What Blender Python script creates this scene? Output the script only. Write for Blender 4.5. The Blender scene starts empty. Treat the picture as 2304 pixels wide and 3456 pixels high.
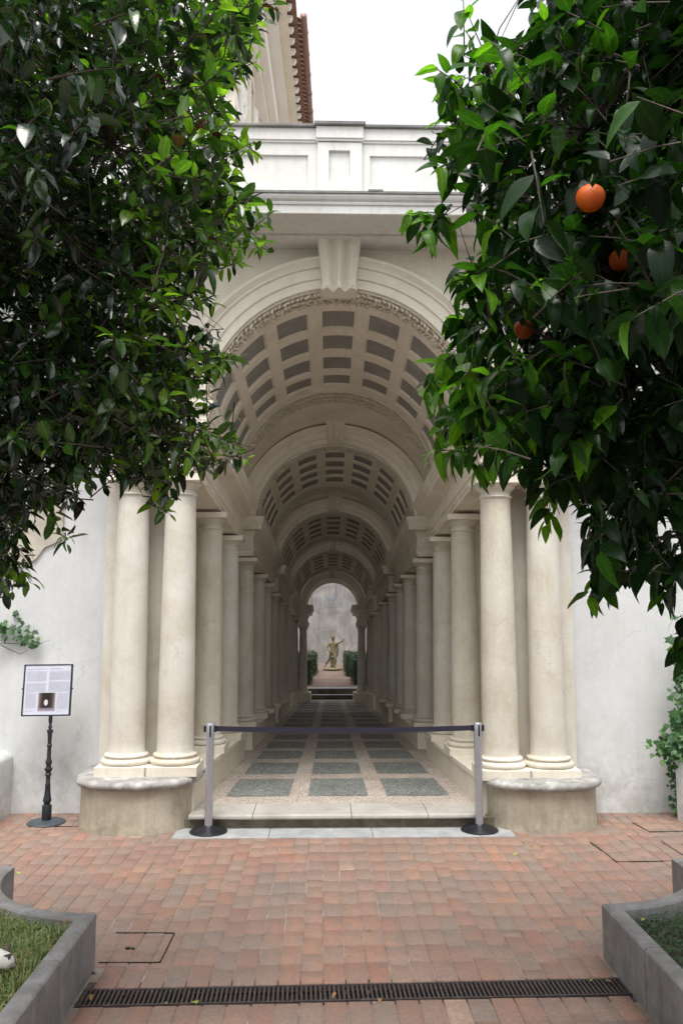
import bpy, math, random
import numpy as np
from mathutils import Matrix, Vector, Euler

random.seed(7); RNG = np.random.default_rng(11)
scene = bpy.context.scene
COL = scene.collection
R = math.radians

# ------------------------------------------------------------------ camera, sky, sun, exposure
FPX, CX, CY = 2767.0, 1152.0, 1728.0                 # focal length and centre in photograph pixels
PITCH, YAW = R(6.801), R(1.2746)
CAM = Vector((-0.142, 0.0, 1.99))
cam = bpy.data.cameras.new('camera'); camo = bpy.data.objects.new('camera', cam); COL.objects.link(camo)
cam.sensor_fit = 'VERTICAL'; cam.sensor_height = 36.0; cam.lens = 36.0 * FPX / 3456.0
cam.clip_start = 0.05; cam.clip_end = 600
camo.location = CAM; camo.rotation_euler = (R(90) + PITCH, 0, -YAW)
scene.camera = camo

SUN_EL, SUN_AZ = R(68), R(187)                        # azimuth measured clockwise from +Y (straight ahead)
world = bpy.data.worlds.new('World'); scene.world = world; world.use_nodes = True
wn = world.node_tree.nodes; wl = world.node_tree.links
for n in list(wn): wn.remove(n)
sky = wn.new('ShaderNodeTexSky'); sky.sky_type = 'NISHITA'; sky.sun_disc = False
sky.sun_elevation = SUN_EL; sky.sun_rotation = SUN_AZ; sky.air_density = 1.0; sky.dust_density = 3.0; sky.ozone_density = 1.0
hsv = wn.new('ShaderNodeHueSaturation'); hsv.inputs['Saturation'].default_value = 0.13; hsv.inputs['Value'].default_value = 1.0
bg = wn.new('ShaderNodeBackground'); bg.inputs['Strength'].default_value = 0.15
wo = wn.new('ShaderNodeOutputWorld')
wl.new(sky.outputs[0], hsv.inputs['Color']); wl.new(hsv.outputs[0], bg.inputs['Color']); wl.new(bg.outputs[0], wo.inputs[0])

sl = bpy.data.lights.new('sun', 'SUN'); sl.energy = 1.1; sl.angle = R(32); sl.color = (1.0, 0.95, 0.87)
so = bpy.data.objects.new('sun', sl); COL.objects.link(so)
sd = Vector((math.sin(SUN_AZ) * math.cos(SUN_EL), math.cos(SUN_AZ) * math.cos(SUN_EL), math.sin(SUN_EL)))
so.rotation_euler = sd.to_track_quat('Z', 'Y').to_euler(); so.location = (0, 0, 30)

scene.view_settings.view_transform = 'Standard'; scene.view_settings.look = 'None'
scene.view_settings.exposure = 1.36; scene.view_settings.gamma = 1.0; scene.view_settings.use_curve_mapping = False
scene.cycles.max_bounces = 8; scene.cycles.diffuse_bounces = 5; scene.cycles.transmission_bounces = 4
scene.cycles.use_denoising = True

# ------------------------------------------------------------------ helpers
_cp, _sp, _cy, _sy = math.cos(PITCH), math.sin(PITCH), math.cos(YAW), math.sin(YAW)
FWD = np.array([_sy * _cp, _cy * _cp, _sp]); RGT = np.array([_cy, -_sy, 0.0]); UPV = np.cross(RGT, FWD)
CAMN = np.array(CAM)
def at(px, py, Y):
    """world point seen at a photograph pixel, at distance Y into the court"""
    d = FWD * FPX + RGT * (px - CX) - UPV * (py - CY)
    return CAMN + d * (Y / d[1])
def proj(P):
    v = np.asarray(P) - CAMN; z = v @ FWD
    return CX + FPX * (v @ RGT) / z, CY - FPX * (v @ UPV) / z, z

W = {}                                                # world matrix of every object
def place(o, M, parent=None):
    COL.objects.link(o); W[o.name] = M
    if parent is not None:
        o.parent = parent; o.matrix_parent_inverse = W[parent.name].inverted()
    o.matrix_basis = M
    return o
def thing(name, loc, label, cat, group=None):
    o = bpy.data.objects.new(name, None); o.empty_display_size = 0.1
    place(o, Matrix.Translation(Vector(loc))); tag(o, label, cat, group); return o
def tag(o, label=None, cat=None, group=None, kind=None):
    if label: o['label'] = label
    if cat: o['category'] = cat
    if group: o['group'] = group
    if kind: o['kind'] = kind
    return o
def put(name, me, M, parent=None):
    o = bpy.data.objects.new(name, me); return place(o, M, parent)

class MB:
    def __init__(s, f=None): s.V = []; s.F = []; s.f = f; s.A = None
    def v(s, p):
        s.V.append(tuple(s.f(p)) if s.f else tuple(p)); return len(s.V) - 1
    def face(s, pts): s.F.append([s.v(p) for p in pts])
    def box(s, x0, x1, y0, y1, z0, z1):
        i = [s.v((x, y, z)) for z in (z0, z1) for x, y in ((x0, y0), (x1, y0), (x1, y1), (x0, y1))]
        for q in ((3, 2, 1, 0), (4, 5, 6, 7), (0, 1, 5, 4), (1, 2, 6, 5), (2, 3, 7, 6), (3, 0, 4, 7)): s.F.append([i[k] for k in q])
    def loft(s, loops, closed=True, cap=True):
        I = [[s.v(p) for p in L] for L in loops]; n = len(I[0])
        for a, b in zip(I, I[1:]):
            for k in range(n if closed else n - 1): s.F.append([a[k], a[(k + 1) % n], b[(k + 1) % n], b[k]])
        if cap and closed: s.F.append(I[0][::-1]); s.F.append(I[-1])
    def lathe(s, prof, c=(0, 0, 0), n=32, cap=True):
        s.loft([[(c[0] + r * math.cos(2 * math.pi * k / n), c[1] + r * math.sin(2 * math.pi * k / n), c[2] + z) for k in range(n)] for r, z in prof], True, cap)
    def tube(s, path, rad, n=8):
        P = [Vector(p) for p in path]; loops = []; up = Vector((0.13, 0.27, 0.95))
        for i, p in enumerate(P):
            d = (P[min(i + 1, len(P) - 1)] - P[max(i - 1, 0)]).normalized()
            a = d.cross(up)
            if a.length < 1e-3: a = d.cross(Vector((1, 0, 0)))
            a.normalize(); b = d.cross(a); r = rad[i] if hasattr(rad, '__len__') else rad
            loops.append([tuple(p + a * (r * math.cos(2 * math.pi * k / n)) + b * (r * math.sin(2 * math.pi * k / n))) for k in range(n)])
        s.loft(loops)
    def build(s, name, mat, parent=None, smooth=False, bevel=0.0, origin=None, auto=True):
        V = np.array(s.V, float)
        o3 = np.array([(V[:, 0].min() + V[:, 0].max()) / 2, (V[:, 1].min() + V[:, 1].max()) / 2, V[:, 2].min()]) if origin is None else np.array(origin, float)
        me = bpy.data.meshes.new(name); me.from_pydata([tuple(p) for p in V - o3], [], s.F)
        import bmesh
        bm = bmesh.new(); bm.from_mesh(me); bmesh.ops.recalc_face_normals(bm, faces=bm.faces); bm.to_mesh(me); bm.free()
        me.materials.append(mat)
        if smooth is True: me.polygons.foreach_set('use_smooth', [True] * len(me.polygons))
        elif smooth:
            me.polygons.foreach_set('use_smooth', [True] * len(me.polygons)); sharp(me, smooth)
        o = put(name, me, Matrix.Translation(Vector(o3)), parent)
        if bevel:
            b = o.modifiers.new('bevel', 'BEVEL'); b.width = bevel; b.segments = 2; b.limit_method = 'ANGLE'; b.angle_limit = R(40)
        return o
def sharp(me, deg):
    """mark edges sharper than deg as sharp"""
    import bmesh
    bm = bmesh.new(); bm.from_mesh(me)
    for e in bm.edges:
        if len(e.link_faces) != 2 or e.calc_face_angle(0) > R(deg): e.smooth = False
    bm.to_mesh(me); bm.free()
def fast_mesh(name, V, F4, mat, attr=None, smooth=False):
    """big mesh from numpy arrays; F4 faces (n,k)"""
    me = bpy.data.meshes.new(name); n, k = F4.shape
    me.vertices.add(len(V)); me.vertices.foreach_set('co', V.astype(np.float32).ravel())
    me.loops.add(n * k); me.loops.foreach_set('vertex_index', F4.astype(np.int32).ravel())
    me.polygons.add(n); me.polygons.foreach_set('loop_start', np.arange(0, n * k, k, dtype=np.int32)); me.polygons.foreach_set('loop_total', np.full(n, k, np.int32))
    if smooth: me.polygons.foreach_set('use_smooth', np.ones(n, bool))
    if attr is not None:
        a = me.color_attributes.new('tint', 'FLOAT_COLOR', 'POINT'); a.data.foreach_set('color', attr.astype(np.float32).ravel())
    me.materials.append(mat); me.update(calc_edges=True); return me

# ------------------------------------------------------------------ materials
def nodes(name):
    m = bpy.data.materials.new(name); m.use_nodes = True; nt = m.node_tree
    b = nt.nodes['Principled BSDF']; return m, nt, b
def ramp(nt, fac, stops):
    r = nt.nodes.new('ShaderNodeValToRGB'); e = r.color_ramp.elements
    while len(e) < len(stops): e.new(0.5)
    for k, (p, c) in enumerate(stops): e[k].position = p; e[k].color = (c[0], c[1], c[2], 1)
    nt.links.new(fac, r.inputs[0]); return r.outputs[0]
def noise(nt, co, scale, detail=5, rough=0.55, dist=0.0):
    n = nt.nodes.new('ShaderNodeTexNoise'); n.inputs['Scale'].default_value = scale; n.inputs['Detail'].default_value = detail
    n.inputs['Roughness'].default_value = rough; n.inputs['Distortion'].default_value = dist
    nt.links.new(co, n.inputs['Vector']); return n.outputs['Fac']
def mixc(nt, fac, a, b, mode='MIX'):
    m = nt.nodes.new('ShaderNodeMix'); m.data_type = 'RGBA'; m.blend_type = mode
    def s(sock, v):
        if hasattr(v, 'links') or isinstance(v, bpy.types.NodeSocket): nt.links.new(v, sock)
        elif isinstance(v, (int, float)): sock.default_value = v
        else: sock.default_value = (v[0], v[1], v[2], 1)
    s(m.inputs[0], fac); s(m.inputs[6], a); s(m.inputs[7], b); return m.outputs[2]
def mth(nt, op, a, b=None, clamp=False):
    m = nt.nodes.new('ShaderNodeMath'); m.operation = op; m.use_clamp = clamp
    for i, v in enumerate((a, b)):
        if v is None: continue
        if isinstance(v, bpy.types.NodeSocket): nt.links.new(v, m.inputs[i])
        else: m.inputs[i].default_value = v
    return m.outputs[0]
def wpos(nt, sc=(1, 1, 1)):
    g = nt.nodes.new('ShaderNodeNewGeometry'); mp = nt.nodes.new('ShaderNodeMapping'); mp.inputs['Scale'].default_value = sc
    nt.links.new(g.outputs['Position'], mp.inputs['Vector']); return mp.outputs[0]
def bump(nt, b, h, dist=0.01, st=0.5):
    n = nt.nodes.new('ShaderNodeBump'); n.inputs['Strength'].default_value = st; n.inputs['Distance'].default_value = dist
    nt.links.new(h, n.inputs['Height']); nt.links.new(n.outputs[0], b.inputs['Normal'])
def plaster(name, c0, c1, c2, scale=2.0, rough=0.85, stain=None, stain_amt=0.5, streak=0.0, bdist=0.004, low=None, cracks=None):
    """patchy lime plaster or stone: three tones of blotches, fine grain, optional streaks and ground damp"""
    m, nt, b = nodes(name); co = wpos(nt)
    big = noise(nt, co, scale, 6, 0.62, 0.6)
    col = ramp(nt, big, [(0.30, c0), (0.5, c1), (0.70, c2)])
    fine = noise(nt, co, scale * 14, 6, 0.7)
    col = mixc(nt, 0.13, col, ramp(nt, fine, [(0.3, (0.25, 0.24, 0.22)), (0.7, (0.85, 0.83, 0.8))]), 'OVERLAY')
    if stain:
        sf = noise(nt, wpos(nt, (1.0, 1.0, 0.35)), scale * 1.7 + 1.1, 8, 0.72, 0.3)
        col = mixc(nt, mth(nt, 'MULTIPLY', ramp(nt, sf, [(0.52, (0, 0, 0)), (0.78, (1, 1, 1))]), stain_amt), col, stain)
    if streak:
        st = noise(nt, wpos(nt, (7.0, 7.0, 0.25)), 2.2, 6, 0.6)
        col = mixc(nt, mth(nt, 'MULTIPLY', ramp(nt, st, [(0.5, (0, 0, 0)), (0.75, (1, 1, 1))]), streak), col, stain or c0)
    if cracks:
        cv = nt.nodes.new('ShaderNodeTexVoronoi'); cv.feature = 'DISTANCE_TO_EDGE'; cv.inputs['Scale'].default_value = cracks[0]
        wv = nt.nodes.new('ShaderNodeVectorMath'); wv.operation = 'ADD'; nn = nt.nodes.new('ShaderNodeTexNoise'); nn.inputs['Scale'].default_value = 4.0; nn.inputs['Detail'].default_value = 6
        nt.links.new(co, nn.inputs['Vector']); sv_ = nt.nodes.new('ShaderNodeVectorMath'); sv_.operation = 'SCALE'; sv_.inputs['Scale'].default_value = 0.35; nt.links.new(nn.outputs['Color'], sv_.inputs[0])
        nt.links.new(co, wv.inputs[0]); nt.links.new(sv_.outputs[0], wv.inputs[1]); nt.links.new(wv.outputs[0], cv.inputs['Vector'])
        gate = ramp(nt, noise(nt, co, 1.3, 3), [(0.52, (0, 0, 0)), (0.60, (1, 1, 1))])
        cf = mth(nt, 'MULTIPLY', ramp(nt, cv.outputs['Distance'], [(0.0, (1, 1, 1)), (cracks[1], (0, 0, 0))]), gate)
        col = mixc(nt, mth(nt, 'MULTIPLY', cf, cracks[2]), col, (0.20, 0.17, 0.13))
    if low:                                            # rising damp and moss near the ground: (colour, height, amount)
        g = nt.nodes.new('ShaderNodeNewGeometry'); sx = nt.nodes.new('ShaderNodeSeparateXYZ'); nt.links.new(g.outputs['Position'], sx.inputs[0])
        hh = mth(nt, 'SUBTRACT', 1.0, mth(nt, 'DIVIDE', sx.outputs[2], low[1]), True)
        dn = ramp(nt, noise(nt, wpos(nt), 3.3, 7, 0.7), [(0.42, (0, 0, 0)), (0.62, (1, 1, 1))])
        col = mixc(nt, mth(nt, 'MULTIPLY', mth(nt, 'MULTIPLY', hh, dn), low[2]), col, low[0])
    if name == 'column_stucco':
        oi = nt.nodes.new('ShaderNodeObjectInfo'); col = mixc(nt, 0.5, col, ramp(nt, oi.outputs['Random'], [(0.0, (0.42, 0.41, 0.38)), (1.0, (0.56, 0.56, 0.57))]), 'OVERLAY')
    nt.links.new(col, b.inputs['Base Color']); b.inputs['Roughness'].default_value = rough
    h = mth(nt, 'ADD', mth(nt, 'MULTIPLY', fine, 0.6), mth(nt, 'MULTIPLY', big, 1.2))
    bump(nt, b, h, bdist, 0.6); return m
def simple(name, c, rough=0.5, metal=0.0, var=0.1, scale=20):
    m, nt, b = nodes(name); n = noise(nt, wpos(nt), scale, 4)
    nt.links.new(ramp(nt, n, [(0.3, [x * (1 - var) for x in c]), (0.7, [min(1, x * (1 + var)) for x in c])]), b.inputs['Base Color'])
    b.inputs['Roughness'].default_value = rough; b.inputs['Metallic'].default_value = metal; return m

M = {}
M['column'] = plaster('column_stucco', (0.52, 0.48, 0.405), (0.595, 0.565, 0.50), (0.65, 0.63, 0.58), 2.6, 0.8, (0.46, 0.39, 0.28), 0.6, 0.25, 0.004, None, (1.1, 0.008, 0.22))
M['stucco'] = plaster('gallery_stucco', (0.65, 0.59, 0.49), (0.725, 0.67, 0.57), (0.775, 0.725, 0.635), 1.6, 0.85, (0.42, 0.36, 0.28), 0.4, 0.15)
M['facade'] = plaster('facade_plaster', (0.55, 0.51, 0.42), (0.61, 0.57, 0.48), (0.66, 0.63, 0.55), 1.1, 0.9, (0.50, 0.46, 0.38), 0.25, 0.15)
M['white'] = plaster('white_plaster', (0.56, 0.575, 0.585), (0.625, 0.64, 0.65), (0.685, 0.695, 0.70), 0.9, 0.9, (0.52, 0.52, 0.48), 0.5, 0.22, 0.003, ((0.30, 0.31, 0.27), 1.1, 0.7), (0.7, 0.004, 0.25))
M['parapet'] = plaster('parapet_plaster', (0.53, 0.52, 0.495), (0.585, 0.58, 0.555), (0.63, 0.625, 0.605), 1.2, 0.9, (0.42, 0.39, 0.34), 0.35, 0.35)
M['patch'] = plaster('bare_plaster', (0.42, 0.39, 0.33), (0.5, 0.46, 0.4), (0.56, 0.52, 0.44), 4, 0.95)
M['bench'] = plaster('bench_plaster', (0.34, 0.30, 0.23), (0.44, 0.395, 0.315), (0.53, 0.485, 0.40), 3.0, 0.9, (0.20, 0.165, 0.12), 0.75, 0.3, 0.008, ((0.19, 0.175, 0.12), 0.35, 0.8))
M['coping'] = plaster('worn_marble', (0.17, 0.167, 0.16), (0.32, 0.315, 0.305), (0.56, 0.56, 0.55), 7.0, 0.6, (0.15, 0.135, 0.11), 0.6, 0.0, 0.014)
M['step'] = plaster('step_marble', (0.30, 0.285, 0.255), (0.38, 0.365, 0.335), (0.46, 0.445, 0.42), 3.0, 0.7, (0.36, 0.34, 0.27), 0.4)
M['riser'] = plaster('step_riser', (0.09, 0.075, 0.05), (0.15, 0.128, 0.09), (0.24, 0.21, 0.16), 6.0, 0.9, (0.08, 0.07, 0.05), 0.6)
M['strip'] = plaster('grey_marble', (0.25, 0.265, 0.275), (0.32, 0.335, 0.345), (0.40, 0.41, 0.42), 7.0, 0.6)
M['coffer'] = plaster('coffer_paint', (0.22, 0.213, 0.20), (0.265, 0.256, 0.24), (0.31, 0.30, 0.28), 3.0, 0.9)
M['garland'] = plaster('garland_stucco', (0.48, 0.43, 0.345), (0.60, 0.55, 0.455), (0.68, 0.64, 0.555), 9.0, 0.9, (0.24, 0.20, 0.15), 0.5)
M['back_wall'] = plaster('weathered_wall', (0.17, 0.165, 0.16), (0.25, 0.243, 0.24), (0.36, 0.345, 0.335), 2.6, 0.95, (0.13, 0.09, 0.08), 0.8, 0.6, 0.006)
M['kerb'] = plaster('peperino_stone', (0.15, 0.147, 0.147), (0.215, 0.21, 0.21), (0.285, 0.28, 0.28), 4.0, 0.85, (0.10, 0.095, 0.08), 0.7, 0.4, 0.006)
M['slate'] = plaster('slate_cap', (0.10, 0.095, 0.09), (0.15, 0.145, 0.14), (0.21, 0.20, 0.19), 5.0, 0.8)
M['mortar'] = plaster('mortar', (0.16, 0.125, 0.105), (0.235, 0.185, 0.158), (0.40, 0.365, 0.35), 2.4, 0.95, (0.12, 0.10, 0.09), 0.6)
M['soil'] = plaster('soil', (0.03, 0.025, 0.016), (0.05, 0.04, 0.026), (0.075, 0.06, 0.04), 9.0, 0.95)
M['ground'] = plaster('earth', (0.16, 0.13, 0.10), (0.2, 0.165, 0.13), (0.25, 0.21, 0.17), 1.0, 0.95)
M['path'] = plaster('brick_gravel', (0.115, 0.08, 0.066), (0.15, 0.107, 0.09), (0.19, 0.14, 0.12), 4.0, 0.95)
M['iron'] = plaster('rusty_iron', (0.03, 0.023, 0.022), (0.052, 0.04, 0.038), (0.085, 0.064, 0.06), 20.0, 0.7)
M['dark'] = simple('drain_dark', (0.008, 0.008, 0.008), 0.9)
M['chrome'] = simple('brushed_steel', (0.46, 0.48, 0.52), 0.42, 0.75, 0.05)
M['black'] = simple('black_rubber', (0.012, 0.013, 0.018), 0.35)
M['belt'] = simple('navy_belt', (0.014, 0.014, 0.032), 0.7, 0, 0.2, 60)
M['castiron'] = simple('cast_iron_paint', (0.022, 0.027, 0.032), 0.45, 0.2)
M['base_iron'] = simple('grey_iron_base', (0.055, 0.07, 0.085), 0.5, 0.2)
M['paper'] = simple('sign_paper', (0.60, 0.62, 0.72), 0.25, 0, 0.02)
M['ink'] = simple('printed_ink', (0.37, 0.38, 0.46), 0.5)
M['ink_dark'] = simple('title_ink', (0.10, 0.10, 0.15), 0.5)
M['statue'] = plaster('statue_stone', (0.10, 0.075, 0.036), (0.165, 0.128, 0.066), (0.235, 0.188, 0.108), 14.0, 0.8, (0.13, 0.11, 0.07), 0.5)
M['moss'] = plaster('mossy_stone', (0.10, 0.105, 0.05), (0.18, 0.17, 0.09), (0.27, 0.25, 0.16), 18.0, 0.9)
M['tile_roof'] = plaster('terracotta', (0.15, 0.085, 0.06), (0.21, 0.12, 0.085), (0.27, 0.17, 0.125), 5.0, 0.85)
M['copper'] = simple('red_gutter', (0.26, 0.14, 0.115), 0.5)
M['cream'] = plaster('palace_cream', (0.70, 0.65, 0.55), (0.76, 0.72, 0.62), (0.8, 0.76, 0.68), 0.8, 0.9)
M['palewhite'] = plaster('palace_white', (0.77, 0.76, 0.73), (0.8, 0.79, 0.77), (0.83, 0.82, 0.80), 0.8, 0.9)
M['bark'] = plaster('bark', (0.035, 0.026, 0.02), (0.06, 0.045, 0.035), (0.10, 0.08, 0.062), 18.0, 0.9, None, 0, 0, 0.01)
M['ivy_stalk'] = simple('green_stalk', (0.05, 0.08, 0.02), 0.6)
M['fur'] = simple('white_fur', (0.66, 0.64, 0.60), 0.9, 0, 0.12, 60)
M['ear'] = simple('grey_ear_fur', (0.16, 0.125, 0.11), 0.9, 0, 0.2, 60)

def tint_attr(nt):
    a = nt.nodes.new('ShaderNodeAttribute'); a.attribute_name = 'tint'
    s = nt.nodes.new('ShaderNodeSeparateColor'); nt.links.new(a.outputs['Color'], s.inputs[0]); return s.outputs
def leaf_mat(name, stops, trans, fac, rough=0.33, spec=0.5, vein=0.5):
    m, nt, b = nodes(name); s = tint_attr(nt)
    col = ramp(nt, s[0], stops)
    n = noise(nt, wpos(nt), 60, 3)
    col = mixc(nt, 0.25, col, ramp(nt, n, [(0.35, (0.2, 0.2, 0.2)), (0.7, (0.85, 0.85, 0.85))]), 'OVERLAY')
    mid = mth(nt, 'MULTIPLY', ramp(nt, s[1], [(0.03, (1, 1, 1)), (0.14, (0, 0, 0))]), vein)
    light = mixc(nt, 1.0, col, (2.4, 2.1, 1.6), 'MULTIPLY')
    col2 = mixc(nt, mid, col, light)
    nt.links.new(col2, b.inputs['Base Color']); b.inputs['Roughness'].default_value = rough; b.inputs['Specular IOR Level'].default_value = spec
    w = nt.nodes.new('ShaderNodeTexWave'); w.inputs['Scale'].default_value = 3.2; w.inputs['Distortion'].default_value = 0.0
    cv = nt.nodes.new('ShaderNodeCombineXYZ'); nt.links.new(mth(nt, 'SUBTRACT', s[2], mth(nt, 'MULTIPLY', s[1], 0.16)), cv.inputs[0]); nt.links.new(cv.outputs[0], w.inputs['Vector'])
    bump(nt, b, w.outputs['Fac'], 0.0006, 0.09)
    t = nt.nodes.new('ShaderNodeBsdfTranslucent'); nt.links.new(mixc(nt, 1.0, col2, trans, 'MULTIPLY'), t.inputs['Color'])
    mx = nt.nodes.new('ShaderNodeMixShader'); nt.links.new(mth(nt, 'MULTIPLY', mth(nt, 'ADD', mth(nt, 'MULTIPLY', s[0], 0.9), 0.35), fac), mx.inputs[0])
    nt.links.new(b.outputs[0], mx.inputs[1]); nt.links.new(t.outputs[0], mx.inputs[2])
    nt.links.new(mx.outputs[0], nt.nodes['Material Output'].inputs['Surface']); return m
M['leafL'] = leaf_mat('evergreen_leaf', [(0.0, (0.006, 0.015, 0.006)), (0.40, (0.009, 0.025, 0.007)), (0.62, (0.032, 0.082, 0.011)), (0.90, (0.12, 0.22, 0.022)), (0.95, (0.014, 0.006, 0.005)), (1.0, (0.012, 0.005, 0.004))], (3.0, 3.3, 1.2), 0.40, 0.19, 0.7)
M['leafR'] = leaf_mat('orange_leaf', [(0.0, (0.004, 0.012, 0.004)), (0.42, (0.006, 0.019, 0.005)), (0.66, (0.022, 0.068, 0.008)), (1.0, (0.09, 0.20, 0.016))], (3.0, 3.5, 1.0), 0.38, 0.24, 0.12)
M['ivy'] = leaf_mat('ivy_leaf', [(0.0, (0.02, 0.06, 0.022)), (0.5, (0.045, 0.12, 0.04)), (1.0, (0.11, 0.23, 0.06))], (1.6, 1.9, 1.0), 0.25, 0.45)
M['grass'] = leaf_mat('grass_blade', [(0.0, (0.06, 0.12, 0.024)), (0.40, (0.12, 0.20, 0.045)), (0.7, (0.26, 0.30, 0.11)), (1.0, (0.46, 0.41, 0.24))], (1.5, 1.6, 0.8), 0.25, 0.5, 0.4, 0.0)
M['clover'] = leaf_mat('clover_leaf', [(0.0, (0.012, 0.04, 0.015)), (0.6, (0.028, 0.08, 0.022)), (1.0, (0.08, 0.14, 0.035))], (1.5, 1.7, 0.9), 0.2, 0.5, 0.4, 0.0)
M['hedge'] = leaf_mat('box_leaf', [(0.0, (0.014, 0.03, 0.014)), (0.6, (0.03, 0.055, 0.024)), (1.0, (0.07, 0.11, 0.05))], (1.4, 1.6, 0.9), 0.15, 0.5, 0.4, 0.0)
M['dead'] = leaf_mat('fallen_leaf', [(0.0, (0.20, 0.10, 0.045)), (0.5, (0.30, 0.19, 0.08)), (1.0, (0.33, 0.40, 0.10))], (1.2, 1.2, 0.9), 0.15, 0.6, 0.3)

m, nt, b = nodes('orange_peel'); n = noise(nt, wpos(nt), 300, 2)
nt.links.new(ramp(nt, noise(nt, wpos(nt), 25, 3), [(0.3, (0.58, 0.085, 0.002)), (0.7, (0.66, 0.125, 0.004))]), b.inputs['Base Color']); b.inputs['Roughness'].default_value = 0.42
bump(nt, b, n, 0.002, 0.7); M['orange'] = m

# terracotta paving: tint.r picks the tile's own colour
m, nt, b = nodes('terracotta_paver'); s = tint_attr(nt); co = wpos(nt)
col = ramp(nt, s[0], [(0.0, (0.30, 0.150, 0.108)), (0.22, (0.325, 0.176, 0.126)), (0.42, (0.31, 0.187, 0.138)), (0.62, (0.28, 0.188, 0.146)), (0.78, (0.25, 0.185, 0.150)), (0.88, (0.345, 0.185, 0.122)), (0.96, (0.375, 0.22, 0.148)), (1.0, (0.42, 0.29, 0.22))])
g1 = noise(nt, co, 9, 7, 0.7, 0.8); g2 = noise(nt, co, 45, 6, 0.75)
col = mixc(nt, mth(nt, 'MULTIPLY', ramp(nt, g1, [(0.42, (0, 0, 0)), (0.66, (1, 1, 1))]), 0.66), col, (0.205, 0.168, 0.146))
col = mixc(nt, mth(nt, 'MULTIPLY', ramp(nt, noise(nt, co, 16, 6, 0.7, 1.0), [(0.56, (0, 0, 0)), (0.72, (1, 1, 1))]), 0.5), col, (0.40, 0.21, 0.13))
col = mixc(nt, mth(nt, 'MULTIPLY', ramp(nt, noise(nt, co, 1.1, 6, 0.65, 0.4), [(0.38, (0, 0, 0)), (0.68, (1, 1, 1))]), 0.62), col, (0.172, 0.143, 0.128))
col = mixc(nt, 0.5, col, ramp(nt, g2, [(0.3, (0.28, 0.28, 0.28)), (0.7, (0.72, 0.72, 0.72))]), 'OVERLAY')
nt.links.new(col, b.inputs['Base Color']); nt.links.new(ramp(nt, g1, [(0.3, (0.55, 0.55, 0.55)), (0.7, (0.8, 0.8, 0.8))]), b.inputs['Roughness'])
bump(nt, b, mth(nt, 'ADD', g1, mth(nt, 'MULTIPLY', g2, 0.6)), 0.006, 0.6); M['brick'] = m

# pebble mosaics of the gallery floor
def mosaic(name, c0, c1, c2, sc):
    m, nt, b = nodes(name); co = wpos(nt, sc); v = nt.nodes.new('ShaderNodeTexVoronoi'); v.inputs['Scale'].default_value = 1.0; nt.links.new(co, v.inputs['Vector'])
    sx = nt.nodes.new('ShaderNodeSeparateColor'); nt.links.new(v.outputs['Color'], sx.inputs[0])
    col = ramp(nt, sx.outputs[0], [(0.0, c0), (0.5, c1), (1.0, c2)])
    ed = nt.nodes.new('ShaderNodeTexVoronoi'); ed.feature = 'DISTANCE_TO_EDGE'; nt.links.new(co, ed.inputs['Vector']); ed.inputs['Scale'].default_value = 1.0
    col = mixc(nt, ramp(nt, ed.outputs['Distance'], [(0.02, (1, 1, 1)), (0.12, (0, 0, 0))]), col, [x * 0.45 for x in c0])
    big = noise(nt, wpos(nt), 2.5, 5); col = mixc(nt, 0.35, col, ramp(nt, big, [(0.3, (0.25, 0.25, 0.25)), (0.7, (0.75, 0.75, 0.75))]), 'OVERLAY')
    nt.links.new(col, b.inputs['Base Color']); b.inputs['Roughness'].default_value = 0.7; bump(nt, b, ed.outputs['Distance'], 0.01, 0.5); return m
M['mos_dark'] = mosaic('dark_pebble_mosaic', (0.15, 0.163, 0.157), (0.225, 0.24, 0.23), (0.33, 0.345, 0.33), (55, 38, 1))
M['mos_pink'] = mosaic('pink_brick_mosaic', (0.45, 0.385, 0.33), (0.51, 0.445, 0.39), (0.57, 0.51, 0.455), (75, 24, 1))
M['mos_pinkx'] = mosaic('pink_cross_mosaic', (0.45, 0.38, 0.325), (0.51, 0.44, 0.385), (0.57, 0.505, 0.45), (70, 22, 1))

# ------------------------------------------------------------------ forced perspective of the gallery: everything shrinks towards one apex
YA, ZA, Y00 = 24.3, 0.35, 8.05
def S(Y): return (YA - Y) / (YA - Y00)
def AXX(Y): return 0.01 + 0.004 * (Y - Y00)
def GP(p):
    u, Y, v = p; s_ = S(Y); d = 0.0
    if u > 0.5 and v > 0.14:
        d = 0.045 * min(1, (u - 0.5) / 0.7) * max(0, 1 - (Y - Y00) / 6) * (min(1, (v - 0.14) / 0.36) if v < 0.5 else max(0, 1 - (v - 0.5) / 3.3))
    return (AXX(Y) + u * s_, Y, ZA + (v - ZA) * s_ - d)
def ZFL(Y): return 0.135 + 0.0088 * (Y - Y00)          # gallery floor height

# ------------------------------------------------------------------ ground and paving
g = MB(); g.box(-150, 150, -60, 250, -0.5, -0.06); tag(g.build('ground', M['ground']), kind='structure')
pav = MB(); pav.box(-6.0, 6.0, 1.0, 4.43, -0.05, -0.0045); pav.box(-6.0, 6.0, 4.72, 8.6, -0.05, -0.0045); pav.box(-6.0, -1.40, 4.43, 4.72, -0.05, -0.0045); pav.box(1.49, 6.0, 4.43, 4.72, -0.05, -0.0045); pav = tag(pav.build('brick_paving', M['mortar']), kind='structure')
PX0, PX1 = -1.41, 1.475                                # planter faces
def in_planter(x, y):
    for sg, xf, yc in ((-1, PX0, 5.66), (1, PX1, 5.74)):
        cxp = xf
        if sg * (x - xf) > 0.055 and y < yc - 0.84: return True
        if sg * (x - cxp) > 0 and y < yc and math.hypot(x - cxp, y - yc) > 0.88: return True
    return False
DC, DA, DL, DW = Vector((0.045, 4.566, 0)), R(1.45), 2.87, 0.185
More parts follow.
